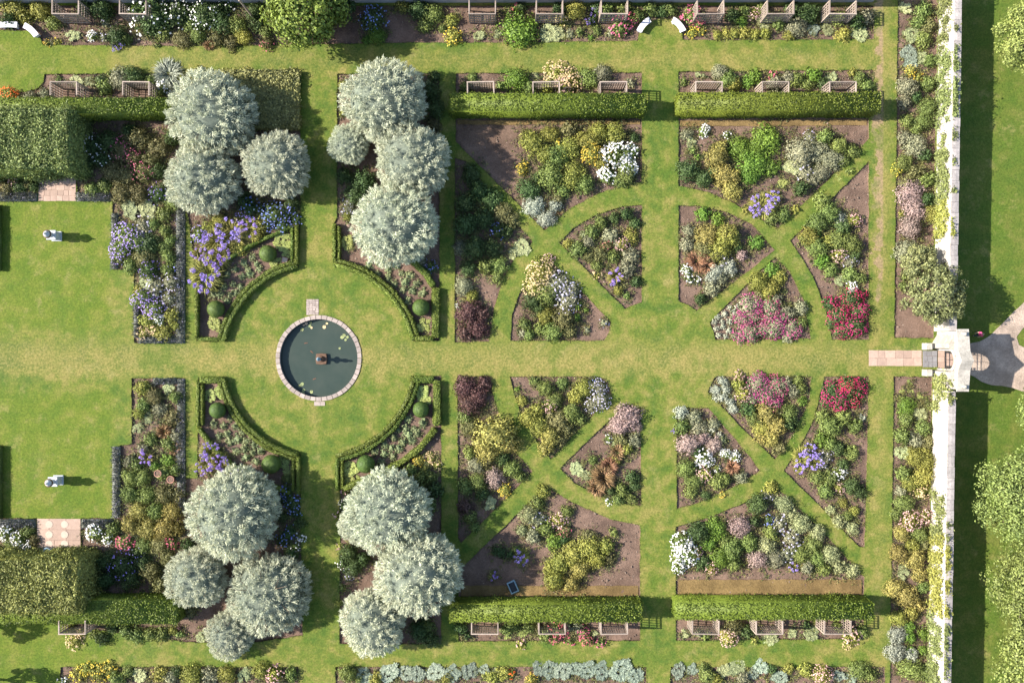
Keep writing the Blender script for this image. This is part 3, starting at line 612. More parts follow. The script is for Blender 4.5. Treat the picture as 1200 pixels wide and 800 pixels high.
 'l2': ('long shrub bed by the lower left lawn', 'y', "gY:165,455,9 161,485,7;ol:178,465,10 200,490,9 190,580,10 205,580,9 185,640,11 175,671,12 195,655,10 186,686,9;hs:195,455,8 160,501,6 172,490,6;gL:205,466,8 165,475,9 195,520,9 175,515,8 158,545,9 150,560,10 165,561,10 150,580,11 170,581,11 180,600,11 190,555,8 205,551,8 166,641,10 130,621,9;gG:185,480,9 205,510,8 150,541,7 166,526,7;bz:190,506,9 202,526,7;vi:170,536,8;gB:180,546,7 195,540,8;oY:160,600,11 200,600,11 150,616,11 170,621,11 190,621,11 205,621,9;wf:110,625,8 125,632,6;gD:120,660,10 150,680,11 120,682,10 165,660,10;vf:141,664,13 158,650,8;pk:145,636,8 200,636,7"),
 'l3': ('flower bed beside the lower left paving', 'x', "wf:5,625,8 20,632,9 32,640,6;gL:30,624,8 10,640,8;ol:38,634,7"),
 'l4': ('flower bed beside the upper left paving', 'x', "ol:5,220,8 30,214,7;gD:20,217,8 38,218,7;pf:14,213,6"),
 'p1': ('flower patch above the upper left box parterre', 'x', "vi:240,321,18 250,282,15 270,272,14 290,267,11 255,301,12 232,298,8;vp:232,275,9 283,255,8;bl:320,250,12 335,250,9 345,256,7 291,242,9 305,246,9 330,264,8 312,262,7;gY:256,260,10 243,266,8 300,276,8 304,262,8 278,290,9;ol:276,256,8;gD:340,238,10 283,232,9"),
 'q1': ('upper left box parterre', 'x', "sm:295,301,4.6 285,308,4.4 275,315,4.6 265,321,4.4 303,315,4.6 292,321,4.6 283,324,4.2 272,333,4.4 262,336,4.4 300,309,4 281,336,4.4 269,345,4.4 257,345,5 265,352,4.2 290,316,3.6 275,343,4.2 249,345,4.6;lm:250,378,9 330,283,10 322,308,7 255,385,6 335,296,6"),
 'q2': ('upper right box parterre', 'x', "sm:432,311,4.6 444,309,4.4 441,320,4.2 455,315,4.6 455,325,4.8 464,311,4.4 470,320,4.4 480,322,5 462,332,4.4 474,330,4.6 472,339,4.6 483,340,4.4 488,332,4.6 495,343,4.8 477,352,4.2;gD:500,318,6"),
 'q3': ('lower left box parterre', 'x', "sm:249,497,5.4 261,499,4.4 275,500,4.6 283,507,4.4 269,490,4 265,509,4.8 256,511,4.2 268,518,4.8 277,515,5 288,517,4.6 297,521,4.6 286,526,5.2 305,528,5 295,531,4.4 276,529,4.4 287,536,4.8 299,541,4.6;lm:245,463,8 257,461,7 332,541,9 337,552,6;gL:336,561,6"),
 'q4': ('lower right box parterre', 'x', "sm:438,529,5.4 450,521,4.6 461,513,4.8 466,504,4 475,502,5 485,503,4 495,496,5.4 489,508,4.8 478,509,5.2 472,518,5.2 482,517,4.8 467,526,5.4 458,525,4 450,532,4.8 460,535,4.8 446,542,4.4 478,491,4.6;lm:495,461,9 410,551,9 406,562,7 500,468,6 419,560,5"),
 'u3': ('bed around the lower left silver trees', 'x', "vi:244,530,12 256,541,11 240,546,9 266,551,8 284,553,7;bl:335,577,8 341,590,9 330,586,7 345,600,7 338,625,8 330,633,7;wf:352,630,5 345,641,5;gD:350,614,7 340,650,8 330,606,7 218,640,8;gL:345,573,5 215,700,8;ol:250,640,8 222,715,8"),
 'u4': ('bed around the lower middle silver trees', 'x', "pf:404,577,5 395,604,4 397,641,4;wr:403,592,7 401,660,7;gD:408,650,10 413,666,10 425,656,8 490,741,12 510,575,9 505,752,9 512,660,9;lv:410,673,6;gL:493,561,9 504,560,8 500,735,8 480,552,7 502,590,8 400,690,5;yf:490,540,6;cr:505,537,6 512,546,5;gY:497,550,5 396,708,5"),
}
AX = {'x': [lambda i, n: 'leftmost' if i == 0 else 'rightmost' if i == n-1 else ['second', 'third', 'fourth', 'fifth', 'sixth', 'seventh', 'eighth', 'ninth', 'tenth', 'eleventh', 'twelfth'][i-1] + ' from left' if i <= 11 else ['second', 'third', 'fourth', 'fifth', 'sixth', 'seventh'][n-2-i] + ' from right'],
      'y': [lambda i, n: 'topmost' if i == 0 else 'lowest' if i == n-1 else ['second', 'third', 'fourth', 'fifth', 'sixth', 'seventh', 'eighth', 'ninth', 'tenth', 'eleventh', 'twelfth'][i-1] + ' from top' if i <= 11 else ['second', 'third', 'fourth', 'fifth', 'sixth', 'seventh'][n-2-i] + ' from bottom']}
PLANTS = []
for bed, (where, ax, data) in P_.items():
    lst = []
    for chunk in data.split(';'):
        code, pts = chunk.split(':')
        for p in pts.split():
            x, y, r = map(float, p.split(',')); lst.append([code, x, y, r])
    used_lab = set()
    for code in dict.fromkeys(e[0] for e in lst):
        mem = sorted([e for e in lst if e[0] == code], key=lambda e: e[1] if ax == 'x' else e[2])
        n = len(mem); desc = K[code][2]
        for i, e in enumerate(mem):
            if n == 1: lab = f'{desc} in the {where}'
            else:
                rs = sorted((m[3] for m in mem), reverse=True)
                if e[3] == rs[0] and rs[0] > 1.15 * rs[1]: lab = f'largest {desc}, {where}'
                else:
                    near = sorted(((math.hypot(e[1]-q[1], e[2]-q[2]) - e[3] - q[3], q) for q in lst if q[0] != code), key=lambda z: z[0])
                    lab = None
                    for gap, q in near[:3]:
                        if gap > 5 or sum(1 for z in lst if z[0] == q[0]) > 1: continue
                        if any(m is not e and math.hypot(m[1]-q[1], m[2]-q[2]) - m[3] - q[3] < gap + 9 for m in mem): continue
                        lab = f'{desc} touching the {K[q[0]][2]}, {where}'
                        if len(lab.split()) > 16: lab = None; continue
                        break
                    if lab is None: lab = f'{AX[ax][0](i, n)} {desc}, {where}'
            lab = lab if len(lab.split()) <= 16 else lab.replace(' in the ', ', ').replace(' flecked with ', ' with '); e.append(lab); e.append(bed)
    PLANTS += lst

def place_plant(code, px, py, r, lab, bed):
    name, cat, desc, kind, mat, fl, fst, hh = K[code]
    var = rnd.randrange(4); size = 's' if r < 5.6 else 'm' if r < 10 else 'l'
    hgt = hh * (1.0 if r > 12 else 1.2)
    rad = r * (1.42 if code == 'sm' else 1.2 if code in ('sn', 'rd') else 1.3) / 12.0
    if kind == 'b':
        me, c = bush_mesh(mat, size, var, .85, .62)
    elif kind == 'ro': me, c = rosette_mesh(mat, size, var)
    else: me, c = blade_mesh(mat, size, var, .9, {'s': .09, 'm': .06, 'l': .042}[size], .35, .55 if code != 'sp' else .7)
    x, y = G(px, py, rad * hgt * .6)
    o = obj(name, me, None, (x, y, -0.16), rnd.uniform(0, 6.28), (rad*rnd.uniform(.86, 1.16), rad*rnd.uniform(.86, 1.16), rad*hgt/.85*rnd.uniform(.85, 1.15)))
    o.rotation_euler[0] = rnd.uniform(-.13, .13); o.rotation_euler[1] = rnd.uniform(-.13, .13)
    tag(o, lab, cat, desc + ('es' if desc.endswith(('sh', 'ss')) else 's') + ' in the beds')
    if fl:
        fm = flower_mesh(fl, size, var, fst, .85, .3 if fst == 'few' else .4 if code in ('lv', 'bl') else .65 if code in ('vp', 'yf') else 1.0)
        tag(obj('flowers', fm, o), kind='stuff')
for e in PLANTS: place_plant(*e)

# low self-sown cover between the plants: far too many sprigs to count
def ground_cover(bed, lst):
    pts = []
    for code, x, y, r, *_ in lst:
        if code in ('sm', 'sn'): continue
        for _ in range(int(8 + r*r*.3)):
            a = rnd.uniform(0, 6.283); q = r*rnd.uniform(.7, 1.9); pts.append((x + q*math.cos(a), y + q*math.sin(a)))
    pts = [G(*p) for p in pts]; pts = [p for p in pts if in_any(*p)]
    if not pts: return
    c = np.array(pts); k = 9; idx = np.repeat(np.arange(len(c)), k); n = len(idx); s_ = R.uniform(.05, .2, len(c))[idx]
    P = np.stack([c[idx, 0] + R.normal(0, 1, n)*s_, c[idx, 1] + R.normal(0, 1, n)*s_, R.uniform(-.1, .06, n) + s_*.3], 1)
    v, q = leaf_quads(P, unit(R.normal(size=(n, 3))*.5 + [0, 0, 1]), .15, .085)
    mi = (R.random(len(c)) < .4).astype(int)[idx]
    tag(obj('ground_cover', mesh_np('ground_cover', v, [q], [M['cover'], M['coverd']], midx=mi)), 'low self-sown green cover in the ' + P_[bed][0], kind='stuff')
for bed in P_:
    if bed not in ('q1', 'q2', 'q3', 'q4'): ground_cover(bed, [e for e in PLANTS if e[5] == bed])

# ragged grass hanging over every cut edge, and clods on the soil
P = []; D = []
for k_, lp in loops.items():
    if k_ == 'pond': continue
    for a, b in zip(lp, lp[1:] + lp[:1]):
        L_ = (b - a).length; t_ = Vector((b - a)).normalized(); nn = Vector((-t_.y, t_.x))
        for _ in range(int(L_*16)):
            q = a + (b - a)*rnd.random(); P.append((q.x, q.y, -.01)); w_ = rnd.uniform(-1, 1); D.append((nn.x*w_ + t_.x*rnd.uniform(-.6, .6), nn.y*w_ + t_.y*rnd.uniform(-.6, .6), rnd.uniform(.2, .9)))
P = np.array(P); D = unit(np.array(D)); v, q, t = blades(P, D, .13, .045, .25)
tag(obj('grass_fringe', mesh_np('grass_fringe', v, [q, t], M['turf'])), 'ragged grass overhanging the cut bed edges', kind='stuff')
OCT = np.array([(1, 0, 0), (-1, 0, 0), (0, 1, 0), (0, -1, 0), (0, 0, 1), (0, 0, -1)], float); OF = np.array([(0, 2, 4), (2, 1, 4), (1, 3, 4), (3, 0, 4)])
C_ = []
for k_, lp in loops.items():
    if k_ == 'pond': continue
    pts, x0, x1, y0, y1 = bb[k_]
    for _ in range(int((x1-x0)*(y1-y0)*7)):
        x, y = rnd.uniform(x0, x1), rnd.uniform(y0, y1)
        if abs(x) < 56 and abs(y) < 36 and inside(pts, x, y): C_.append((x, y, -.11))
C_ = np.array(C_); sz_ = R.gamma(2.2, .016, len(C_)) + .012
v = (C_[:, None, :] + OCT[None]*sz_[:, None, None]*R.uniform(.6, 1.3, (len(C_), 6, 3))).reshape(-1, 3)
f = (np.arange(len(C_))[:, None, None]*6 + OF[None]).reshape(-1, 3)
tag(obj('soil_clods', mesh_np('soil_clods', v, [f], M['clod'])), 'crumbly clods and stones lying on the bed soil', kind='stuff')

# ------------------------------------------------------------------ leaf skins for hedges
def box_skin(path_or_box, dens, ln, r=R):
    pass
def scatter_tri(me_v, me_f, dens, r):
    """random points and normals over a list of polygons (fan triangulated)"""
    T = []
    for f in me_f:
        for i in range(1, len(f) - 1): T.append((f[0], f[i], f[i+1]))
    v = np.array(me_v, float); T = np.array(T)
    a, b, c = v[T[:, 0]], v[T[:, 1]], v[T[:, 2]]; n = np.cross(b - a, c - a); ar = np.linalg.norm(n, axis=1) / 2
    k = max(1, int(ar.sum() * dens)); idx = r.choice(len(T), k, p=ar / ar.sum())
    u, w = r.random(k), r.random(k); m = u + w > 1; u[m] = 1 - u[m]; w[m] = 1 - w[m]
    P = a[idx] + (b - a)[idx] * u[:, None] + (c - a)[idx] * w[:, None]
    return P, unit(n[idx])
def hedge(name, label, cat, group, outline, h, mat, dens=130, ln=.16, rough=.085, taper=0.0, z0=-.15, loft=.0, parent=None, lw=.6):
    """clipped hedge: outline polygon in metres (counter-clockwise), leafy skin over a solid heart"""
    mb = MB(); n = len(outline)
    cx = sum(p[0] for p in outline)/n; cy = sum(p[1] for p in outline)/n
    top = [(cx + (x-cx)*(1-taper), cy + (y-cy)*(1-taper)) for x, y in outline]
    V = [(x, y, z0) for x, y in outline] + [(x, y, h) for x, y in top]
    F = [(i, (i+1) % n, (i+1) % n + n, i + n) for i in range(n)]
    tv, te, tf, *_ = delaunay_2d_cdt([Vector(p) for p in top], [(i, (i+1) % n) for i in range(n)], [], 1, 1e-6)
    F += [tuple(i + n for i in f) for f in tf] if len(tv) == n else [tuple(range(n, 2*n))]
    P, N = scatter_tri(V, F, dens, R)
    und = np.sin(P[:, 0]*1.3 + 1)*np.sin(P[:, 1]*1.1)*.5 + np.sin(P[:, 0]*3.1)*.3 + np.sin(P[:, 1]*3.7 + P[:, 0])*.2
    P = P + N * (R.normal(0, rough, len(P))[:, None] + und[:, None]*rough*1.5)
    NN = unit(N * .75 + R.normal(size=P.shape) * .5)
    lv, lq = leaf_quads(P, NN, ln, ln*lw)
    q = np.array([f for f in F if len(f) == 4]); t3 = np.array([f for f in F if len(f) == 3]).reshape(-1, 3)
    sh = np.array(V) - np.array([0, 0, 1.0]) * (np.arange(2*n) >= n)[:, None] * rough*.8
    parts = [(sh, [q, t3]), (lv, [lq])]
    big = [f for f in F if len(f) > 4]
    v, fs = join(parts)
    if big: fs.append(np.array(big))
    o = obj(name, mesh_np(name, v, fs, M[mat]), parent)
    if parent is None: tag(o, label, cat, group)
    return o
def rect(x0, y0, x1, y1):  # plan units -> metres, counter-clockwise
    a = G(x0, y1); b = G(x1, y0)
    return [(a[0], a[1]), (b[0], a[1]), (b[0], b[1]), (a[0], b[1])]
YH = 'long clipped yew hedges'
hedge('yew_hedge', 'clipped yellow-green hedge at upper left beneath the first trellis bays', 'hedge', YH, rect(-70, 123, 212, 141), 2.45, 'yew', 120)
hedge('yew_hedge', 'long clipped hedge along the top of the middle beds', 'hedge', YH, rect(529, 118, 752, 138), 2.45, 'yew', 120)
hedge('yew_hedge', 'long clipped hedge at upper right above the large flower bed', 'hedge', YH, rect(790, 117, 1020, 137), 2.45, 'yew', 120)
hedge('yew_hedge', 'long clipped hedge along the bottom of the middle beds', 'hedge', YH, rect(529, 699, 748, 719), 2.45, 'yew', 120)
hedge('yew_hedge', 'long clipped hedge at lower right below the broad flower bed', 'hedge', YH, rect(787, 697, 1012, 716), 2.45, 'yew', 120)
hedge('yew_hedge', 'clipped hedge at lower left beside the big yew block', 'hedge', YH, rect(-70, 695, 217, 722), 2.2, 'yew', 120)
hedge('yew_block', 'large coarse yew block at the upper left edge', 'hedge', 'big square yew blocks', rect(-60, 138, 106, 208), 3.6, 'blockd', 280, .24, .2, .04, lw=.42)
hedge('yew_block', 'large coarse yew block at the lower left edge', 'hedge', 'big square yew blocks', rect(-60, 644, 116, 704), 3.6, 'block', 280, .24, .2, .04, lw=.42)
hedge('mixed_hedge', 'rust-tinted square hedge between the upper silver trees', 'hedge', None, rect(245, 84, 352, 152), .55, 'rust', 110, .22, .12)
def strip(pts, w):   # plan polyline -> thin polygon in metres
    p = [Vector(G(*q)) for q in pts]; Lf, Rt = [], []
    for i, a in enumerate(p):
        t = (p[min(i+1, len(p)-1)] - p[max(i-1, 0)]).normalized(); n = Vector((-t.y, t.x))
        Lf.append(tuple(a + n*w/2)); Rt.append(tuple(a - n*w/2))
    poly = Rt + Lf[::-1]
    A = sum(poly[i][0]*poly[(i+1) % len(poly)][1] - poly[(i+1) % len(poly)][0]*poly[i][1] for i in range(len(poly)))
    return poly if A > 0 else poly[::-1]
def box_frame(where, lines):
    g_ = 'low box hedges round the parterres'
    for lab, pts, w, hh in lines:
        hedge('box_hedge', lab + ' ' + where, 'hedge', g_, strip(pts, w), hh, 'boxtop', 300, .125, .05, 0, -.15)
def ofs(arcpts, dr):
    out = []
    for x, y in arcpts:
        a = math.atan2(y - PC[1], x - PC[0]); r0 = math.hypot(x - PC[0], y - PC[1]) + dr; out.append((PC[0] + r0*math.cos(a), PC[1] + r0*math.sin(a)))
    return out
def parterre(where, A, lines):
    box_frame(where, [('curved low box hedge facing the pond of the', ofs(A, 1.9), .34, .5), ('inner curved low box hedge of the', ofs(A, 7.2), .3, .42)] + lines)
parterre('upper left parterre', NWA, [
    ('left side low box hedge of the', [(232, 343), (232, 397)], .26, .5), ('bottom side low box hedge of the', [(234.5, 397.4), (262, 397.4)], .26, .45),
    ('outer right side low box hedge of the', [(348.6, 264), (348.6, 310)], .26, .5), ('inner right side low box hedge of the', [(343.2, 268), (343.2, 304)], .2, .42),
    ('back low box hedge of the', [(234, 340), (245, 325), (259, 311), (281, 295), (313, 279), (341, 267)], .22, .35)])
parterre('upper right parterre', NEA, [
    ('right side low box hedge of the', [(511, 338), (511, 394)], .6, .55), ('bottom side low box hedge of the', [(487, 396.5), (507, 396.5)], .35, .45),
    ('outer left side low box hedge of the', [(392.6, 263), (392.6, 306)], .26, .5), ('inner left side low box hedge of the', [(398, 266), (398, 304)], .2, .42),
    ('back low box hedge of the', [(508, 335), (499, 321), (486, 308), (472, 300), (455, 293)], .45, .45)])
parterre('lower left parterre', SWA, [
    ('left side low box hedge of the', [(233.5, 446), (233.5, 499)], .26, .5), ('top side low box hedge of the', [(236, 445), (262, 445)], .5, .5), ('inner left side low box hedge of the', [(238, 450), (238, 497)], .18, .42),
    ('outer right side low box hedge of the', [(350.5, 534), (350.5, 578)], .26, .5), ('inner right side low box hedge of the', [(344.5, 537), (344.5, 574)], .2, .42),
    ('back low box hedge of the', [(234, 502), (244, 515), (255, 528), (274, 545), (296, 557), (317, 567), (340, 577)], .3, .45)])
parterre('lower right parterre', SEA, [
    ('right side low box hedge of the', [(512.5, 446), (512.5, 497)], .6, .55), ('top side low box hedge of the', [(485, 444.5), (508, 444.5)], .55, .5),
    ('outer left side low box hedge of the', [(396, 536), (396, 574)], .26, .5), ('inner left side low box hedge of the', [(401.5, 540), (401.5, 572)], .2, .42),
    ('back low box hedge of the', [(510, 502), (492, 525), (470, 541), (447, 553), (420, 564), (404, 572)], .45, .45)])
# small bedding between the paired box lines: too many sprigs to count
def sprig_strip(pts, name, w=.3, n=26):
    p = [Vector(G(*q)) for q in pts]; P = []
    for a, b in zip(p, p[1:]):
        for _ in range(max(2, int((b - a).length * n))): P.append([*(a + (b - a)*R.random() + Vector((R.normal(0, w*.3), R.normal(0, w*.3)))), R.uniform(-.05, .22)])
    P = np.array(P); N = unit(np.array([[0, 0, 1.]]) + R.normal(size=P.shape)*.6); v, q = leaf_quads(P, N, .14, .09)
    o = obj(name, mesh_np(name, v, [q], [M['oY'], M['gD']], midx=(R.random(len(P)) < .55).astype(int))); return o
for A, w_ in ((NWA, 'upper left'), (NEA, 'upper right'), (SWA, 'lower left'), (SEA, 'lower right')):
    tag(sprig_strip(ofs(A, 4.6), 'bedding_sprigs'), f'low mixed bedding between paired box hedges, {w_} parterre', kind='stuff')

# topiary balls
def ball_mesh(seed):
    r = np.random.default_rng(seed); n = 2600; u = unit(r.normal(size=(n, 3))); u = u[u[:, 2] > -.75]
    P = u * r.normal(1, .018, len(u))[:, None]; v, q = leaf_quads(P, unit(u + r.normal(size=u.shape)*.35), .085, .055, r)
    cv_, cq, ct = lump(.97, .97, .97, 0, 20, 10, r, .0)
    P2 = []
    for j in range(1, 10):
        th = math.pi * j / 10
        for i in range(20): P2.append((.97*math.sin(th)*math.cos(i*math.pi/10), .97*math.sin(th)*math.sin(i*math.pi/10), .97*math.cos(th)))
    P2 = np.array([(0, 0, .97)] + P2 + [(0, 0, -.97)]); qq, tt = [], []
    for i in range(20):
        tt.append((0, 1+i, 1+(i+1) % 20)); tt.append((181, 161+(i+1) % 20, 161+i))
        for j in range(8): a = 1+j*20+i; b = 1+j*20+(i+1) % 20; qq.append((a, a+20, b+20, b))
    vv, fs = join([(P2, [np.array(qq), np.array(tt)]), (v, [q])]); return mesh_np('topiary_ball', vv, fs, M['ball'])
BM = [ball_mesh(1), ball_mesh(2)]
for i, (x, y, r, lab) in enumerate([(313, 297, 10, 'round clipped ball beside lime leaves, upper left parterre near the path'), (252, 362, 10, 'round clipped ball at the bottom of the upper left parterre'), (493, 360, 10, 'round clipped ball at the right end of the upper right parterre'),
        (254, 481, 9.5, 'round clipped ball near the top of the lower left parterre'), (317, 544, 11, 'larger round clipped ball at the lower end of the lower left parterre'), (428, 544, 10.5, 'round clipped ball at the left end of the lower right parterre'), (493, 480, 9.5, 'round clipped ball near the top of the lower right parterre')]):
    rr = r / 12; X, Y = G(x, y, rr)
    tag(obj('topiary_ball', BM[i % 2], None, (X, Y, rr*.85 - .12), i*1.3, (rr, rr, rr*.95)), lab, 'topiary', 'clipped topiary balls in the parterres')

# lavender edging
def lavender(lab, x0, y0, x1, y1, h=.42):
    a = G(x0, y1); b = G(x1, y0); n = int((b[0]-a[0])*(b[1]-a[1])*170) + 40
    P = np.stack([R.uniform(a[0], b[0], n), R.uniform(a[1], b[1], n), R.uniform(-.12, h*.45, n)], 1)
    D = unit(np.stack([R.normal(0, .45, n), R.normal(0, .45, n), np.ones(n)], 1)); v, q, t = blades(P, D, .34, .06, .05)
    V = np.array([(x, y, z) for z in (-.15, h*.12) for x, y in ((a[0], a[1]), (b[0], a[1]), (b[0], b[1]), (a[0], b[1]))], float)
    qs = np.array([(0, 1, 5, 4), (1, 2, 6, 5), (2, 3, 7, 6), (3, 0, 4, 7), (4, 5, 6, 7)])
    vv, fs = join([(V, [qs]), (v, [q, t])]); o = obj('lavender_hedge', mesh_np('lavender_hedge', vv, fs, M['lav']))
    tag(o, lab, 'lavender hedge', 'dusty lavender edging strips')
    n2 = n // 9; P2 = np.stack([R.uniform(a[0], b[0], n2), R.uniform(a[1], b[1], n2), R.uniform(h*.75, h*1.1, n2)], 1)
    v, q = leaf_quads(P2, unit(R.normal(size=(n2, 3)) + [0, 0, 1]), .11, .06); obj('flowers', mesh_np('flowers', v, [q], M['f_lvd']), o)['kind'] = 'stuff'
lavender('lavender strip left of the upper paving, above the lawn', -30, 226, 44, 236)
lavender('lavender strip right of the upper paving, above the lawn', 90, 226, 130, 236)
lavender('upright lavender strip at the lawn edge beside the pale lilac clumps', 131, 250, 138, 315)
lavender('short upright lavender strip at the lower corner of the upper lawn bed', 157, 356, 163, 395)
lavender('lavender strip along the bottom of the upper long bed', 163, 395, 206, 402)
lavender('long lavender strip along the right side of the upper long bed', 207, 236, 217, 402)
lavender('lavender strip left of the lower paving, below the lawn', -30, 608, 42, 618)
lavender('lavender strip right of the lower paving, below the lawn', 96, 608, 133, 618)
lavender('upright lavender strip at the right edge of the lower lawn', 132, 523, 141, 606)
lavender('long lavender strip along the right side of the lower long bed', 208, 444, 217, 600)
lavender('lavender strip along the top of the lower long bed', 180, 443, 207, 450)
hedge('box_hedge', 'low dark hedge at the left picture edge beside the upper lawn', 'hedge', 'low edge hedges', rect(-9, 241, 2, 317), .55, 'box', 160, .12, .05)
hedge('box_hedge', 'low dark hedge at the left picture edge beside the lower lawn', 'hedge', 'low edge hedges', rect(-9, 522, 3, 606), .55, 'box', 160, .12, .05)

# ------------------------------------------------------------------ silver weeping trees
def silver_crown(seed, n=24000):
    r = np.random.default_rng(seed); k = 230
    C = unit(even_hemi(k, -.8, r)); rad = r.uniform(.92, 1.0, k) * (1 + .07*np.sin(C[:, 0]*4 + seed)*np.sin(C[:, 1]*3.3 + seed*2))
    ci = r.integers(0, k, n); sp = np.abs(r.normal(0, .085, n))
    u = unit(C[ci] + unit(r.normal(size=(n, 3))) * sp[:, None])
    depth = np.where(r.random(n) < .75, r.uniform(.90, 1.0, n), r.uniform(.68, .90, n)) - sp*.45
    P = u * (rad[ci] * depth)[:, None]; P[:, 2] *= .8
    D = unit(u*.62 + C[ci]*.35 + r.normal(size=(n, 3))*.55 + [0, 0, .05])
    v, q, t = blades(P - D*.03, D, .076, .0092, .12, r)
    return mesh_np('crown', v, [q, t], M['silver'])
def twig_core(seed):  # solid twig heart whose dark colour stands in for shade inside the crown
    r = np.random.default_rng(seed); v, q, t = lump(.74, .74, .58, 0, 18, 7, r, .05); v[:, 2] = np.where(v[:, 2] <= 0, -.2, v[:, 2]); return mesh_np('twig_shade_core', v, [q, t], M['twig'])
SC = [silver_crown(s) for s in (3, 5, 8, 13, 21, 34)]; TC = twig_core(4)
def limbs(n, h, spread, r0, seed, z0=0.0):
    q = random.Random(seed); mb = MB(); mb.tube((0, 0, -.25), (0, 0, h*.35), r0, r0*.75, 9)
    for i in range(n):
        a = 2*math.pi*i/n + q.uniform(-.3, .3); m = Vector((math.cos(a)*spread*.45, math.sin(a)*spread*.45, h*q.uniform(.6, .75)))
        mb.tube((0, 0, h*.32), m, r0*.5, r0*.3, 6)
        for s in (-.4, .4):
            e = m + Vector((math.cos(a+s)*spread*.4, math.sin(a+s)*spread*.4, h*q.uniform(.05, .2))); mb.tube(m, e, r0*.28, r0*.08, 5)
    return mb
STR = limbs(6, 1.1, .8, .05, 3).mesh('trunk', M['bark'])
for i, (x, y, r, lab) in enumerate([
    (247, 133, 53, 'largest silver weeping tree of the upper left cluster, topmost'), (321, 192, 42, 'silver weeping tree beside the grass path, upper left cluster'), (236, 208, 44, 'lowest silver weeping tree of the upper left cluster'),
    (450, 116, 50, 'topmost silver weeping tree of the upper middle cluster'), (409, 168, 25, 'small silver tree tucked against the path, upper middle cluster'), (482, 186, 45, 'silver weeping tree second from top, upper middle cluster'), (462, 263, 52, 'silver weeping tree overhanging the upper right box parterre'),
    (273, 601, 56, 'largest silver weeping tree of the lower left cluster, topmost'), (228, 679, 38, 'leftmost silver weeping tree of the lower left cluster'), (313, 697, 52, 'silver weeping tree beside the path, lower left cluster'), (268, 744, 31, 'smallest silver weeping tree at the bottom of the lower left cluster'),
    (455, 600, 51, 'silver weeping tree touching the lower right box parterre'), (490, 672, 51, 'silver weeping tree second from top, lower middle cluster'), (437, 730, 41, 'lowest silver weeping tree of the lower middle cluster'), (424, 614, 29, 'small silver tree at the path edge, lower middle cluster')]):
    rr = r*1.0/12; zc = .3 if (x, y) in ((313, 697), (268, 744)) else .5 if x < 300 else .72; X, Y = G(x, y, rr*(zc + .1))
    o = bpy.data.objects.new('silver_pear_tree', None); COL.objects.link(o); o.location = (X, Y, -.1); o.rotation_euler = (0, 0, i*1.7); o.scale = (rr*rnd.uniform(.96, 1.05), rr*rnd.uniform(.96, 1.05), rr*rnd.uniform(.92, 1.05))
    tag(o, lab, 'tree', 'silver weeping trees in four clusters')
    obj('crown', SC[i % 6], o, (0, 0, zc)); obj('twig_shade_core', TC, o, (0, 0, zc)); obj('trunk', STR, o)

# ------------------------------------------------------------------ broadleaf trees
def crown_mesh(seed, n, k, leaf, mat, flat=.8, zmin=-.35):
    r = np.random.default_rng(seed); c = even_hemi(k, zmin, r)*np.array([.76, .76, .76*flat])*r.uniform(.75, 1.15, (k, 1))
    sz = r.uniform(.16, .3, k); ci = r.integers(0, k, n); u = unit(r.normal(size=(n, 3)))
    P = c[ci] + u*(sz[ci]*r.uniform(.45, 1.05, n))[:, None]
    N = unit(u*.6 + unit(P)*.5 + r.normal(size=(n, 3))*.45); v, q = leaf_quads(P, N, leaf, leaf*.6, r)
    return mesh_np('crown', v, [q], M[mat])
def tree(name, lab, x, y, r, h, mat, seed, n=9000, k=46, leaf=.07, flat=.8, group=None, zmin=-.35):
    rr = r/12.0; hc = h - rr*flat*.9; X, Y = G(x, y, hc)
    o = bpy.data.objects.new(name, None); COL.objects.link(o); o.location = (X, Y, -.02); tag(o, lab, 'tree', group)
    obj('crown', crown_mesh(seed, n, k, leaf, mat, flat, zmin), o, (0, 0, hc), seed, (rr, rr, rr))
    limbs(7, hc + rr*flat*.5, rr*.9, rr*.06 + .06, seed).build('trunk', M['bark'], o)
GT = 'broadleaf trees on the lawn outside the east wall'
tree('broadleaf_tree', 'yellow-green tree crown at the top right corner', 1214, 42, 47, 7, 'crown', 21, 13000, 48, .058, .8, GT)
tree('broadleaf_tree', 'large tree with lobed crown at right below the gravel', 1208, 580, 62, 8.5, 'crown', 22, 21000, 70, .045, .8, GT)
tree('broadleaf_tree', 'tree crown hanging over the gravel at the right edge', 1238, 478, 46, 7, 'crown', 23, 13000, 48, .058, .8, GT)
tree('broadleaf_tree', 'middle tree crown on the right edge, between two other crowns', 1222, 690, 60, 7.5, 'crown', 24, 19000, 64, .047, .85, GT)
tree('broadleaf_tree', 'pale tree crown in the bottom right corner', 1220, 785, 56, 7, 'crown', 25, 13000, 48, .055, .8, GT)
tree('grey_green_tree', 'big grey-green tree overhanging the east wall beside the gate', 1095, 345, 37, 5.0, 'shrubtree', 26, 9000, 44, .075, .75)
tree('grey_green_tree', 'smaller grey-green tree against the east wall, above the big one', 1076, 307, 22, 3.2, 'shrubtree', 27, 3500, 22, .11, .75)
tree('round_shrub', 'big bright green rounded shrub in the north border', 358, 12, 46, 6.2, 'bright', 28, 12000, 60, .085, .85)
tree('conical_shrub', 'dark shaded shrub behind the big bright rounded shrub', 402, 10, 16, 2.6, 'gD', 29, 2500, 18, .14, .9)

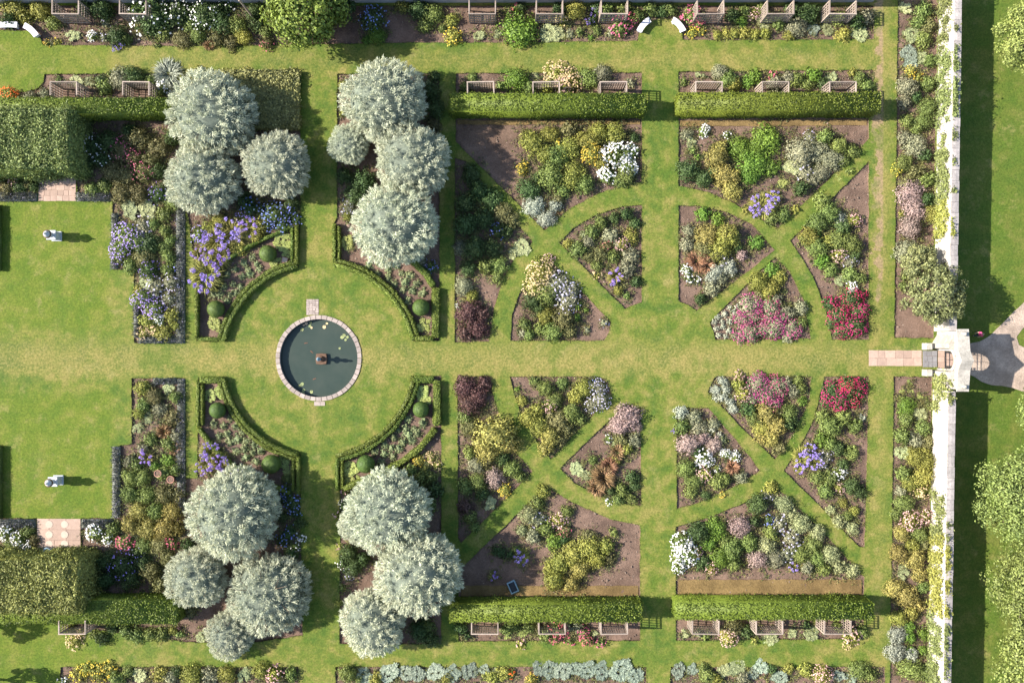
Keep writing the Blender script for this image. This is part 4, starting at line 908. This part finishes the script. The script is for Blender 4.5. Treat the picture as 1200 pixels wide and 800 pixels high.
# ------------------------------------------------------------------ walls and gate
def wx(py, off=0.0): return G(1105.6 - .0159*(py - 130) + off, py)      # east face foot of the east wall
WH = 3.05
def wall_run(lab, py0, py1):
    n = int(abs(py1 - py0)/12); mb = MB(); pr = []
    a, b = wx(py0), wx(py1); th = .60
    mb.prism([(a[0]-th, a[1]), (b[0]-th, b[1]), b, a], -.3, WH - .12)
    o = mb.build('garden_wall', M['stone']); tag(o, lab, 'wall', 'stretches of the east garden wall')
    for i in range(n):
        f0, f1 = i/n, (i+1)/n; p = (a[0] + (b[0]-a[0])*f0, a[1] + (b[1]-a[1])*f0); q = (a[0] + (b[0]-a[0])*f1, a[1] + (b[1]-a[1])*f1)
        e = rnd.uniform(.03, .08); e2 = rnd.uniform(.02, .06); g_ = .012; z = WH + rnd.uniform(-.02, .02)
        mb = MB(); vs = [(p[0]-th-e2, p[1]-g_), (q[0]-th-e2, q[1]+g_), (q[0]+e, q[1]+g_), (p[0]+e, p[1]-g_)]; m = [((vs[0][0]+vs[3][0])/2, p[1]-g_), ((vs[1][0]+vs[2][0])/2, q[1]+g_)]
        V = [(x, y, z - .115) for x, y in vs] + [(x, y, z) for x, y in vs] + [(*m[0], z + .02), (*m[1], z + .02)]
        mb.poly(V, [(3, 2, 1, 0), (0, 1, 5, 4), (2, 3, 7, 6), (4, 5, 9, 8), (8, 9, 6, 7), (0, 4, 8, 7, 3), (1, 2, 6, 9, 5)])
        mb.build('coping_stone', M['coping'], o)
    return o
wall_run('tall pale stone wall running up from the gate', -60, 388); wall_run('tall pale stone wall running down from the gate', 456, 860)
nw_ = MB().prism([G(-80, 4), G(1022, 3), G(1022, -4), G(-80, -4)], -.3, 3.2); o = nw_.build('north_wall', M['nwall']); tag(o, 'blue-grey garden wall along the top edge of the garden', 'wall')
MB().prism([G(-80, 4.8), G(1022, 3.8), G(1022, -4.8), G(-80, -4.8)], 3.2, 3.35).build('coping', M['coping'], o)

# gate: pedimented stone gateway with an arched opening
gate = bpy.data.objects.new('garden_gateway', None); COL.objects.link(gate); gx, gy = G(1103, 421); gate.location = (gx, gy, 0)
tag(gate, 'white stone gateway with arched opening and pointed pediment in the wall', 'gateway')
def gate_body():
    mb = MB(); hw, ow, hs = 2.72, .86, 2.5; t0, t1 = -.42, .42
    prof = [(-hw, -.3), (-ow, -.3), (-ow, hs)] + [(-ow*math.cos(a), hs + ow*math.sin(a)) for a in (math.pi*i/12 for i in range(1, 12))] + [(ow, hs), (ow, -.3), (hw, -.3), (hw, 3.85), (0.9, 4.1), (0, 4.75), (-0.9, 4.1), (-hw, 3.85)]
    n = len(prof); V = [(t0, y, z) for y, z in prof] + [(t1, y, z) for y, z in prof]
    tris = delaunay_2d_cdt([Vector(p) for p in prof], [(i, (i+1) % n) for i in range(n)], [], 1, 1e-6)
    F = [(i, (i+1) % n, (i+1) % n + n, i + n) for i in range(n)] + [tuple(f) for f in tris[2]] + [tuple(i + n for i in f)[::-1] for f in tris[2]]
    return mb.poly(V, F)
gate_body().build('gate_wall', M['gatestone'], gate)
mb = MB()
for i in range(13):
    a0, a1 = math.pi*i/13 + .012, math.pi*(i+1)/13 - .012
    r0, r1 = .87, 1.2 + (.1 if i == 6 else 0)
    pts = [(-r*math.cos(a), 2.5 + r*math.sin(a)) for r, a in ((r0, a0), (r1, a0), (r1, a1), (r0, a1))]
    q = MB().poly([(-.54, y, z) for y, z in pts] + [(-.40, y, z) for y, z in pts], [(0, 1, 2, 3), (7, 6, 5, 4)] + [(j, j+4, (j+1) % 4 + 4, (j+1) % 4) for j in range(4)]); q.build('arch_stone', M['gatestone'], gate)
for y0, z0, y1, z1 in ((-2.9, 3.86, -.9, 4.12), (-.9, 4.12, 0, 4.77), (0, 4.77, .9, 4.12), (.9, 4.12, 2.9, 3.86)):
    MB().poly([(x, y, z + dz) for dz in (0, .13) for x, y, z in ((-.56, y0, z0), (-.56, y1, z1), (.56, y1, z1), (.56, y0, z0))], [(3, 2, 1, 0), (4, 5, 6, 7), (0, 1, 5, 4), (1, 2, 6, 5), (2, 3, 7, 6), (3, 0, 4, 7)]).build('pediment_moulding', M['gatestone'], gate)
for s in (-1, 1):
    MB().prism([(-.42, s*1.0), (-.95, s*1.12), (-.95, s*1.5), (-.42, s*2.4)][::s], -.3, 3.3).build('splayed_buttress', M['gatestone'], gate)
    MB().prism([(-.42, s*1.05), (-1.3, s*1.1), (-1.3, s*1.45), (-.42, s*1.45)][::s], -.3, .62).build('flank_wall', M['gatestone'], gate)
    MB().lathe([(.0, 4.0), (.16, 4.02), (.10, 4.12), (.2, 4.3), (.16, 4.5), (.03, 4.62)], 10, 0, s*2.45).build('finial', M['gatestone'], gate, smooth=True)
    b_ = MB().box(-1.9, -1.32, s*1.28-.32, s*1.28+.32, -.3, .95, .01).build('flank_pier', M['gatestone'], gate, bevel=.03)
grl = bpy.data.objects.new('iron_grille', None); COL.objects.link(grl); grl.parent = gate
leafm = MB()
for y in (-.83, -.62, 0, .62, .83): leafm.tube((.3, y, .04), (.3, y, 2.48 + .86*math.sqrt(max(0, 1 - (y/.86)**2))), .018, seg=5)
for z in (.10, .34, 2.05, 2.3): leafm.box(.285, .315, -.84, .84, z, z + .045)
leafm.build('grille_bars', M['iron'], grl)
for y in (-.725, .725):
    for k in range(8): MB().lathe([(.02, -.08), (.085, -.02), (.085, .02), (.02, .08)], 6).build('scroll', M['iron'], grl, (.3, y, .5 + k*.2))
# paving: brick walk to the gate, step, threshold, paving by lawns and pond
def slabs(name, lab, x0, y0, x1, y1, nx, ny, mat, z=.03, g_=.25, cat='paving', wob=.35):
    o = bpy.data.objects.new(name, None); COL.objects.link(o); cx, cy = G((x0+x1)/2, (y0+y1)/2); o.location = (cx, cy, 0); tag(o, lab, cat)
    bx0, by0 = G(x0, y1); bx1, by1 = G(x1, y0)
    MB().box(bx0-cx, bx1-cx, by0-cy, by1-cy, -.15, z-.022).build('bedding', M['soil'], o)
    ys = [by0 + (by1-by0)*j/ny for j in range(ny+1)]
    for j in range(ny):
        xs = [bx0 + (bx1-bx0)*(i + (0 if i in (0, nx) else rnd.uniform(-.2, .2)))/nx for i in range(nx+1)]
        for i in range(nx):
            e = g_/12; w = wob/12
            MB().box(xs[i]-cx + e*.5 + rnd.uniform(0, w*.5), xs[i+1]-cx - e*.5, ys[j]-cy + e*.5 + (rnd.uniform(-w, 0) if j == 0 else 0), ys[j+1]-cy - e*.5 + (rnd.uniform(0, w) if j == ny-1 else 0), -.12, z + rnd.uniform(-.006, .006), .012).build('slab', mat, o)
    return o
slabs('brick_walk', 'pinkish slab walk leading from the lawn to the gateway', 1018, 410.5, 1080, 428.5, 6, 2, M['paver'])
slabs('slate_step', 'grey slate step in front of the gate arch', 1081, 411, 1098, 430, 3, 3, M['grey'], .06)
slabs('threshold_paving', 'rounded stone paving under and beyond the gate arch', 1099, 411, 1130, 431, 4, 3, M['paver'], .05)
slabs('stone_paving', 'pink stone paving at the top edge of the upper lawn', 45, 204, 89, 235.5, 6, 5, M['paver'])
lp_ = slabs('stone_paving', 'pink stone paving with pale round stones below the lower lawn', 43.5, 607.5, 94.5, 645.5, 3, 3, M['paver'])
for sx in (58, 76):
    for sy in (614, 626, 637):
        a = G(sx, sy); MB().lathe([(.34, .0), (.36, .045), (.33, .05)], 12, a[0]-lp_.location.x, a[1]-lp_.location.y).build('round_stone', M['paverpale'], lp_)
slabs('brick_paving', 'small block of pale bricks at the top of the pond', 359, 350.5, 373.5, 369, 4, 7, M['rim'], .03, .3, wob=.1)
slabs('stone_step', 'narrow stone step at the bottom of the pond', 368, 470.5, 381, 475.2, 2, 1, M['rim'], .03)

# ------------------------------------------------------------------ pond
pond = bpy.data.objects.new('round_pond', None); COL.objects.link(pond); px_, py_ = G(373.5, 419.5); pond.location = (px_, py_, 0)
tag(pond, 'round stone-rimmed pond in the middle of the circular lawn', 'pond')
n = 46
for i in range(n):
    a0, a1 = 2*math.pi*i/n, 2*math.pi*(i+1)/n; a0 += .006; a1 -= .006; r1, r0 = 50.3/12 + rnd.uniform(-.02, .02), 45.6/12
    am = (a0 + a1)/2; MB().prism([(r*math.cos(a), r*math.sin(a)) for r, a in ((r0, a0), (r1, a0), (r1, am), (r1, a1), (r0, a1), (r0, am))], -.1, .08 + rnd.uniform(-.008, .008)).build('coping_stone', M['rim'], pond)
basin = MB(); seg = 64
V = [(46.0/12*math.cos(2*math.pi*i/seg), 46.0/12*math.sin(2*math.pi*i/seg), z) for z in (.02, -.8) for i in range(seg)]
basin.poly(V, [(i, i+seg, (i+1) % seg + seg, (i+1) % seg) for i in range(seg)] + [tuple(range(seg, 2*seg))]).build('basin', M['grey'], pond)
MB().poly([(45.9/12*math.cos(2*math.pi*i/seg), 45.9/12*math.sin(2*math.pi*i/seg), -.42) for i in range(seg)], [tuple(range(seg))]).build('water', M['water'], pond)
pads = [(356, 381, 'or'), (359, 379, 'or'), (364, 378, 'p'), (363, 382, 'p'), (365, 384, 'or'), (383, 379, 'or'), (380, 383, 'or'), (354, 386, 'p'), (403, 393, 'p'), (405, 398, 'p'), (407, 395, 'p'), (401, 395, 'p'), (398, 408, 'p'), (351, 452, 'p'), (354, 450, 'p'), (356, 457, 'p'), (355, 460, 'p'), (365, 459, 'p')]
padm = {}
for q_, m in (('p', 'lily'), ('or', 'cr')):
    mb = MB(); ns = 12; V = [(0, 0, .004)] + [(math.cos(.25 + 5.78*i/ns), math.sin(.25 + 5.78*i/ns), .012 if i % 2 else .0) for i in range(ns+1)]
    padm[q_] = mb.poly(V, [(0, i+1, i+2) for i in range(ns)]).mesh('lily_pad', M['lily'] if q_ == 'p' else M['f_cr'])
SIDE = lambda x, y: 'at the upper rim of the pond' if y < 390 else 'at the right rim of the pond' if x > 390 else 'at the lower left rim of the pond'
pads.sort()
for i, (x, y, q_) in enumerate(pads):
    X, Y = G(x, y, -.4); s = rnd.uniform(.11, .2)
    side = SIDE(x, y); mem = [p for p in pads if p[2] == q_ and SIDE(p[0], p[1]) == side]; dsc = ('small pale green' if q_ == 'p' else 'small cream-orange') + ' lily pad ' + side
    tag(obj('lily_pad', padm[q_], None, (X, Y, -.405), rnd.uniform(0, 6), (s, s*.85, 1)), (AX['x'][0](mem.index((x, y, q_)), len(mem)) + ' ' if len(mem) > 1 else '') + dsc, 'lily pad', ('pale green' if q_ == 'p' else 'cream-orange') + ' lily pads ' + side)
fm = MB().poly([(-.5, 0, .01), (-.2, .12, .0), (.1, .13, .0), (.4, .03, .0), (.62, .14, .0), (.58, 0, .0), (.62, -.14, .0), (.4, -.03, .0), (.1, -.13, .0), (-.2, -.12, .0), (0, 0, .035)],
     [(10, i, (i+1) % 10) for i in range(10)]).mesh('goldfish', M['fish'])
for x, y, a, lab in ((358, 402, .2, 'orange goldfish in the upper left of the pond water'), (365, 412, -.7, 'orange goldfish near the fountain in the pond'), (368, 444, .4, 'dull red goldfish in the lower half of the pond')):
    X, Y = G(x, y, -.4); tag(obj('goldfish', fm, None, (X, Y, -.415), a, (.33, .33, .5)), lab, 'fish', 'goldfish in the pond')
# fountain statue on a square plinth
ft = bpy.data.objects.new('fountain_statue', None); COL.objects.link(ft); X, Y = G(376, 420.5); ft.location = (X, Y, -.42); tag(ft, 'small bronze fountain figure on a square plinth in the pond', 'fountain')
MB().prism([(.55*math.cos(a)*(1 + .28*(i % 2 == 0)), .55*math.sin(a)*(1 + .28*(i % 2 == 0))) for i, a in enumerate(math.pi/4*k for k in range(8))][::1], -.3, .25).build('plinth', M['bronze'], ft, rz=math.pi/4, bevel=.03)
MB().lathe([(.3, .25), (.26, .4), (.16, .5), (.15, .75), (.2, .82), (.34, .95), (.3, .98), (.1, .94)], 14).build('pedestal', M['bronze'], ft, smooth=True)
MB().lathe([(.12, .94), (.17, 1.1), (.15, 1.3), (.2, 1.45), (.17, 1.58), (.07, 1.64), (.1, 1.7), (.12, 1.8), (.08, 1.9), (.01, 1.93)], 14).build('figure', M['lead'], ft, smooth=True)

# ------------------------------------------------------------------ lidded urns on pedestals
def urn(lab, x, y, flip):
    o = bpy.data.objects.new('stone_urn', None); COL.objects.link(o); X, Y = G(x, y); o.location = (X, Y, 0); tag(o, lab, 'urn', 'lidded stone urns on pedestals, one on each west lawn')
    mb = MB(); mb.box(-.48, .48, -.48, .48, -.1, .14, .01); mb.box(-.38, .38, -.38, .38, .14, 1.0, .006); mb.box(-.46, .46, -.46, .46, 1.0, 1.14, .006); mb.build('pedestal', M['statue'], o, bevel=.015)
    MB().lathe([(.24, 1.14), (.22, 1.2), (.1, 1.27), (.12, 1.34), (.30, 1.5), (.40, 1.72), (.40, 1.8)], 18).build('bowl', M['statue'], o, smooth=True)
    MB().lathe([(.41, 1.80), (.41, 1.85), (.33, 1.87)], 18).build('rim', M['bronze'], o, smooth=True)
    MB().lathe([(.33, 1.87), (.27, 2.0), (.12, 2.14), (.05, 2.18), (.08, 2.26), (.05, 2.36), (.005, 2.46)], 18).build('lid', M['statue'], o, smooth=True)
urn('pale lidded stone urn standing on the upper west lawn', 67, 277, 0); urn('pale lidded stone urn standing on the lower west lawn', 69, 562, 1)

# ------------------------------------------------------------------ trellis bays
def slat_v(h): return MB().box(-.036, .036, -.014, .014, -.15, h, .003).mesh('slat', M['wood'])
def slat_h(w): return MB().box(-w/2, w/2, -.018, .018, -.035, .035, .003).mesh('rail', M['wood'])
BW, BD, BH = 2.5, 1.2, 2.35
SV, SB, SD = slat_v(BH), slat_h(BW), slat_h(BD); PO = MB().box(-.06, .06, -.06, .06, -.3, BH + .08, .004).mesh('post', M['wood'])
TOPB = MB().box(-BW/2 - .05, BW/2 + .05, -.05, .05, BH + .02, BH + .1, .004).mesh('top_rail', M['wood']); TOPS = MB().box(-.05, .05, 0.06, BD, BH + .02, BH + .09, .004).mesh('top_rail', M['wood'])
def bay(lab, xt, y, rot):
    x = 600 + (xt - 600)*(1 - BH/H); X, Y = G(x, y); o = bpy.data.objects.new('trellis_bay', None); COL.objects.link(o); o.location = (X, Y, -.12); o.rotation_euler = (0, 0, rot + rnd.uniform(-.02, .02))
    tag(o, lab, 'trellis', 'three-sided wooden trellis bays')
    # local -y opens; the back stands at y = 0, the sides run to y = -BD ... seen from the opening
    for sx in (-1, 1):
        for yy in (0, -BD): obj('post', PO, o, (sx*BW/2, yy, 0))
        obj('top_rail', TOPS, o, (sx*BW/2, -BD, 0))
        for i in range(1, 5): obj('slat', SV, o, (sx*BW/2, -BD*i/5, 0), math.pi/2)
        for i in range(5): obj('rail', SD, o, (sx*BW/2 + .03, -BD/2, .25 + i*.48), math.pi/2)
    obj('top_rail', TOPB, o)
    for i in range(1, 11): obj('slat', SV, o, (-BW/2 + BW*i/11, 0.0, 0))
    for i in range(5): obj('rail', SB, o, (0, .03, .25 + i*.48))
ORD = ['leftmost', 'second from left', 'third from left', 'fourth from left', 'fifth from left', 'sixth from left', 'seventh from left', 'rightmost']
for i, xt in enumerate((74, 159, 563, 640, 719, 831, 909, 988)): bay(f'{ORD[i]} wooden trellis bay above the upper hedges', xt, 104.5, 0)
for i, xt in enumerate((76, 155, 565, 644, 720, 833, 915, 988)): bay(f'{ORD[i]} wooden trellis bay against the north wall', xt, 27.5, math.pi) if False else bay(f'{ORD[i]} wooden trellis bay against the north wall', xt, 27, math.pi)
for i, xt in enumerate((84, 568, 647, 720, 827, 902, 982)): bay(f'{ORD[i] if i < 6 else "rightmost"} wooden trellis bay below the lower hedges', xt, 733, math.pi)

# wall climbers: leaves scattered over the west face and the top
def climber(lab, y0, y1, dens=1.0, zmin=.2, over=.5, mat='climb'):
    L = (y1 - y0)/12; k = int(9*L*dens); ck = R.uniform(y0, y1, k); cz = R.uniform(0, .8, k); cs = R.uniform(.25, .7, k)
    top_c = R.random(k) < over*.3; n = k*44; ci = R.integers(0, k, n)
    yy = ck[ci] + R.normal(0, 1, n)*cs[ci]*6; topp = top_c[ci]
    X = np.array([wx(y)[0] - .60 for y in yy]); Y = (400 - yy)/12
    zf = np.clip(zmin + (WH - zmin)*cz[ci] + R.normal(0, .5, n)*cs[ci], .05, WH + .1)
    z = np.where(topp, WH + .06 + R.exponential(.12, n), zf); x = np.where(topp, X + np.abs(R.normal(0, .22, n)) - .1, X - np.abs(R.normal(.1, .16, n)) - .03)
    P = np.stack([x, Y, z], 1); N = unit(np.where(topp[:, None], [[0, 0, 1.]], [[-.8, 0, .6]]) + R.normal(size=(n, 3))*.45)
    o = bpy.data.objects.new('wall_climber', None); COL.objects.link(o); p0 = wx((y0+y1)/2); o.location = (p0[0]-.66, p0[1], 0); tag(o, lab, 'climber', 'climbing plants on the east wall')
    P -= np.array([p0[0]-.66, p0[1], 0]); v, q = leaf_quads(P, N, .2, .14); lf = obj('leaves', mesh_np('leaves', v, [q], M[mat]), o); lf['kind'] = 'stuff'
    for kk in range(3):
        yy0 = y0 + (y1-y0)*(kk+.5)/3; p = wx(yy0); dx, dy = p[0]-p0[0], p[1]-p0[1]; st = MB()
        st.tube((dx-.02, dy, -.2), (dx+.01, dy + .3, WH*.55), .03, .015); st.tube((dx+.01, dy + .3, WH*.55), (dx, dy - .2, WH*.95), .015, .008); st.build('stem', M['bark'], o)
climber('pale climber on the wall at the top right', -20, 62, .8, .3, .3); climber('thick climber crossing the wall top in the upper right', 66, 150, 1.1, .2, .8)
climber('climber on the wall between the dusty pink shrubs and the top', 158, 235, .9, .3, .35); climber('bright climber patch on the wall above the big grey-green tree', 238, 283, 1.0, .3, .5, 'gY')
climber('small climber beside the gateway, below the arch', 440, 476, .9, .4, .5); climber('pale climber low on the wall beside the yellow bushes', 575, 625, .8, .3, .3)
climber('large bright climber covering the wall at the lower right', 622, 712, 1.2, .2, .6, 'gY'); climber('climber on the wall in the bottom right corner', 716, 800, .9, .2, .45)

# ------------------------------------------------------------------ benches, post, small things
def bench(lab, c, r, a0, a1):
    o = bpy.data.objects.new('stone_bench', None); COL.objects.link(o); X, Y = G(*c); o.location = (X, Y, 0); tag(o, lab, 'bench', 'white stone benches by the north border')
    w = .28; rr = r/12; n = 8; A = [math.radians(a0 + (a1-a0)*i/n) for i in range(n+1)]
    MB().prism([((rr-w)*math.cos(a), (rr-w)*math.sin(a)) for a in A] + [((rr+w)*math.cos(a), (rr+w)*math.sin(a)) for a in A[::-1]], .42, .52).build('seat', M['bench'], o, bevel=.012)
    for i in (1, n-1):
        a = A[i]; q = MB().box(-.2, .2, -.09, .09, -.12, .42, .005).build('support', M['bench'], o, (rr*math.cos(a), rr*math.sin(a), 0), a, bevel=.01)
bench('straight white stone bench at the far upper left of the border', (13, 131), 100, 84, 96)
bench('curved white stone bench at the upper left beside the first bench', (18, 62), 33, 32, 66)
bench('curved white stone bench left of the grass alcove in the north border', (774, 50), 28, 118, 157); bench('curved white stone bench right of the grass alcove in the north border', (774, 50), 28, 23, 62)
X, Y = G(297, 21); o = MB().tube((0, 0, -.3), (0, 0, 4.2), .11, .09, 8).build('tall_post', M['wood'], None, (X, Y, 0)); tag(o, 'tall grey wooden post standing in the north border', 'post'); MB().lathe([(.13, 4.2), (.13, 4.28), (.02, 4.36)], 8).build('cap', M['wood'], o)
X, Y = G(601, 687); tray = bpy.data.objects.new('garden_trug', None); COL.objects.link(tray); tray.location = (X, Y, -.09); tray.rotation_euler = (0, 0, .42); tag(tray, 'blue-grey plastic trug of dark compost lying in the lower bed', 'trug')
mb = MB()
for sx in (-1, 1): mb.box(sx*.36-.05, sx*.36+.05, -.58, .58, 0, .3, .004); mb.box(-.31, .31, sx*.53-.05, sx*.53+.05, .002, .298, .004)
mb.build('rim', M['plasticblue'], tray); MB().box(-.31, .31, -.48, .48, .01, .2, .015).build('compost', M['darkplastic'], tray)
X, Y = G(48, 649, 2); o = MB().lathe([(.2, -.2), (.14, .1), (.08, .25), (.08, .8), (.14, .86), (.36, 1.0), (.4, 1.08), (.34, 1.08), (.1, .98)], 14).build('bird_bath', M['lead'], None, (X, Y, -.1), smooth=True); tag(o, 'small blue-grey bird bath between the lower paving and yew block', 'bird bath')
MB().lathe([(.3, 1.04), (.31, 1.05)], 14).build('water', M['water'], o)
X, Y = G(334, 305); o = MB().box(-.3, .3, -.28, .28, -.12, .14, .02).build('stone_block', M['terra'], None, (X, Y, 0), -.25, bevel=.02); tag(o, 'small pink stone block in the corner of the upper left parterre', 'stone block')
MB().box(-.24, .24, -.22, .22, .14, .155, .0).build('plaque', M['paverpale'], o, rz=0)
for x, y, lab in ((184, 555, 'upper terracotta pot among shrubs in the lower left bed'), (199, 562, 'lower terracotta pot among shrubs in the lower left bed')):
    X, Y = G(x, y, .8); o = MB().lathe([(.2, -.15), (.33, .55), (.36, .56), (.36, .66), (.31, .66), (.29, .58)], 16).build('terracotta_pot', M['terra'], None, (X, Y, 0), smooth=True); tag(o, lab, 'plant pot', 'terracotta pots in the lower left bed')
    MB().lathe([(.28, .5), (.27, .6)], 12).build('soil', M['soil'], o)

# ------------------------------------------------------------------ trees standing just west of the view, whose shadows reach the lawn
tree('yew_tree', 'dark yew beyond the left edge, its shadow on the lower lawn', -52, 742, 20, 4.2, 'gD', 41, 3000, 20, .12, .9)
tree('yew_tree', 'second dark yew at the bottom left, casting the corner shadow', -34, 808, 22, 4.2, 'gD', 42, 3000, 20, .12, .9)

# ------------------------------------------------------------------ person walking on the shaded grass outside the gate
def skinned(name, joints, links, mat, parent, root=0, sub=1):
    me = bpy.data.meshes.new(name); me.from_pydata([j[:3] for j in joints], links, []); me.materials.append(mat); o = obj(name, me, parent)
    sk = o.modifiers.new('skin', 'SKIN'); sk.use_smooth_shade = True
    if not me.skin_vertices: me.skin_vertices.new()
    for i, j in enumerate(joints):
        r = j[3]; me.skin_vertices[0].data[i].radius = (r, r) if not isinstance(r, tuple) else r
    me.skin_vertices[0].data[root].use_root = True
    ss = o.modifiers.new('subsurf', 'SUBSURF'); ss.levels = sub; ss.render_levels = sub
    return o
def person():
    o = bpy.data.objects.new('person', None); COL.objects.link(o); X, Y = G(1141.5, 391.5); o.location = (X, Y, 0.0); o.rotation_euler = (0, 0, math.radians(200))
    tag(o, 'person in a pink top and dark trousers walking outside the gate', 'person')
    J = [(0, 0, .93, .13), (0, 0, 1.1, .12), (.01, 0, 1.28, .135), (.01, 0, 1.4, .10), (.02, 0, 1.48, .055), (.03, 0, 1.55, .075), (.035, 0, 1.63, .098), (.03, 0, 1.70, .075),
         (.01, .17, 1.38, .06), (-.06, .22, 1.12, .045), (.06, .24, .90, .034), (.1, .24, .83, .036), (.01, -.17, 1.38, .06), (.08, -.22, 1.13, .045), (.28, -.22, .98, .034), (.35, -.215, .95, .036),
         (.0, .09, .86, .092), (.14, .095, .5, .06), (.13, .1, .10, .042), (.16, .1, .05, .042), (.27, .11, .035, .034), (.0, -.09, .86, .092), (-.06, -.095, .48, .06), (-.28, -.1, .15, .042), (-.29, -.1, .09, .042), (-.2, -.11, .035, .034)]
    E = [(0, 1), (1, 2), (2, 3), (3, 4), (4, 5), (5, 6), (6, 7), (3, 8), (8, 9), (9, 10), (10, 11), (3, 12), (12, 13), (13, 14), (14, 15), (0, 16), (16, 17), (17, 18), (18, 19), (19, 20), (0, 21), (21, 22), (22, 23), (23, 24), (24, 25)]
    for b, s in ((11, 1), (15, -1)):      # five fingers on each hand
        x, y, z, _ = J[b]; base = (J[b][0]-J[b-1][0], 0, J[b][2]-J[b-1][2]); l = math.hypot(base[0], base[2]); dx, dz = base[0]/l, base[2]/l
        for k, (off, ln) in enumerate(((-.027, .065), (-.009, .078), (.009, .075), (.027, .06))):
            n0 = len(J); J.append((x + dx*.045 + off*dz, y, z + dz*.045 - off*dx, .0095)); J.append((x + dx*(.045+ln*.6) + off*dz, y - s*.012, z + dz*(.045+ln*.6) - off*dx, .0085)); J.append((x + dx*(.04+ln) + off*dz, y - s*.035, z + dz*(.04+ln) - off*dx, .007)); E += [(b, n0), (n0, n0+1), (n0+1, n0+2)]
        n0 = len(J); J.append((x + dx*.02 - .04*dz, y - s*.01, z + dz*.02 + .04*dx, .011)); J.append((x + dx*.06 - .055*dz, y - s*.025, z + dz*.06 + .055*dx, .009)); E += [(b, n0), (n0, n0+1)]
    body = skinned('body', J, E, M['skin'], o)
    skinned('top', [(0, 0, .89, .165), (0, 0, 1.06, .148), (.01, 0, 1.28, .155), (.012, 0, 1.41, .115), (.015, 0, 1.455, .07), (.01, .17, 1.39, .08), (-.055, .225, 1.14, .062), (.01, -.17, 1.39, .08), (.08, -.225, 1.15, .062)], [(0, 1), (1, 2), (2, 3), (3, 4), (3, 5), (5, 6), (3, 7), (7, 8)], M['pink'], o)
    skinned('trousers', [(0, 0, .93, .142), (0, .09, .85, .108), (.14, .095, .5, .076), (.13, .1, .12, .06), (0, -.09, .85, .108), (-.06, -.095, .48, .076), (-.27, -.1, .17, .06), (0, 0, 1.03, .136)], [(0, 1), (1, 2), (2, 3), (0, 4), (4, 5), (5, 6), (0, 7)], M['trouser'], o)
    for a, b in (((.12, .1, .05), (.28, .11, .04)), ((-.31, -.1, .08), (-.19, -.11, .035))): skinned('shoe', [(*a, .055), ((a[0]+b[0])/2, (a[1]+b[1])/2, (a[2]+b[2])/2, .05), (*b, .042)], [(0, 1), (1, 2)], M['dark'], o)
    skinned('hair', [(.0, 0, 1.56, .075), (-.005, 0, 1.65, .105), (.02, 0, 1.72, .088), (-.05, 0, 1.48, .05)], [(0, 1), (1, 2), (0, 3)], M['hair'], o)
    MB().lathe([(.018, -.02), (.012, .02), (.002, .03)], 6).build('nose', M['skin'], o, (.135, 0, 1.61), smooth=True); MB().box(-.006, .006, -.025, .025, -.005, .005).build('mouth', M['pink'], o, (.122, 0, 1.565))
    for s in (-1, 1):
        MB().lathe([(.003, -.009), (.009, 0), (.003, .009)], 8).build('eye', M['dark'], o, (.122, s*.035, 1.645)); MB().lathe([(.008, -.03), (.016, 0), (.008, .03)], 6).build('ear', M['skin'], o, (.03, s*.1, 1.62))
person()
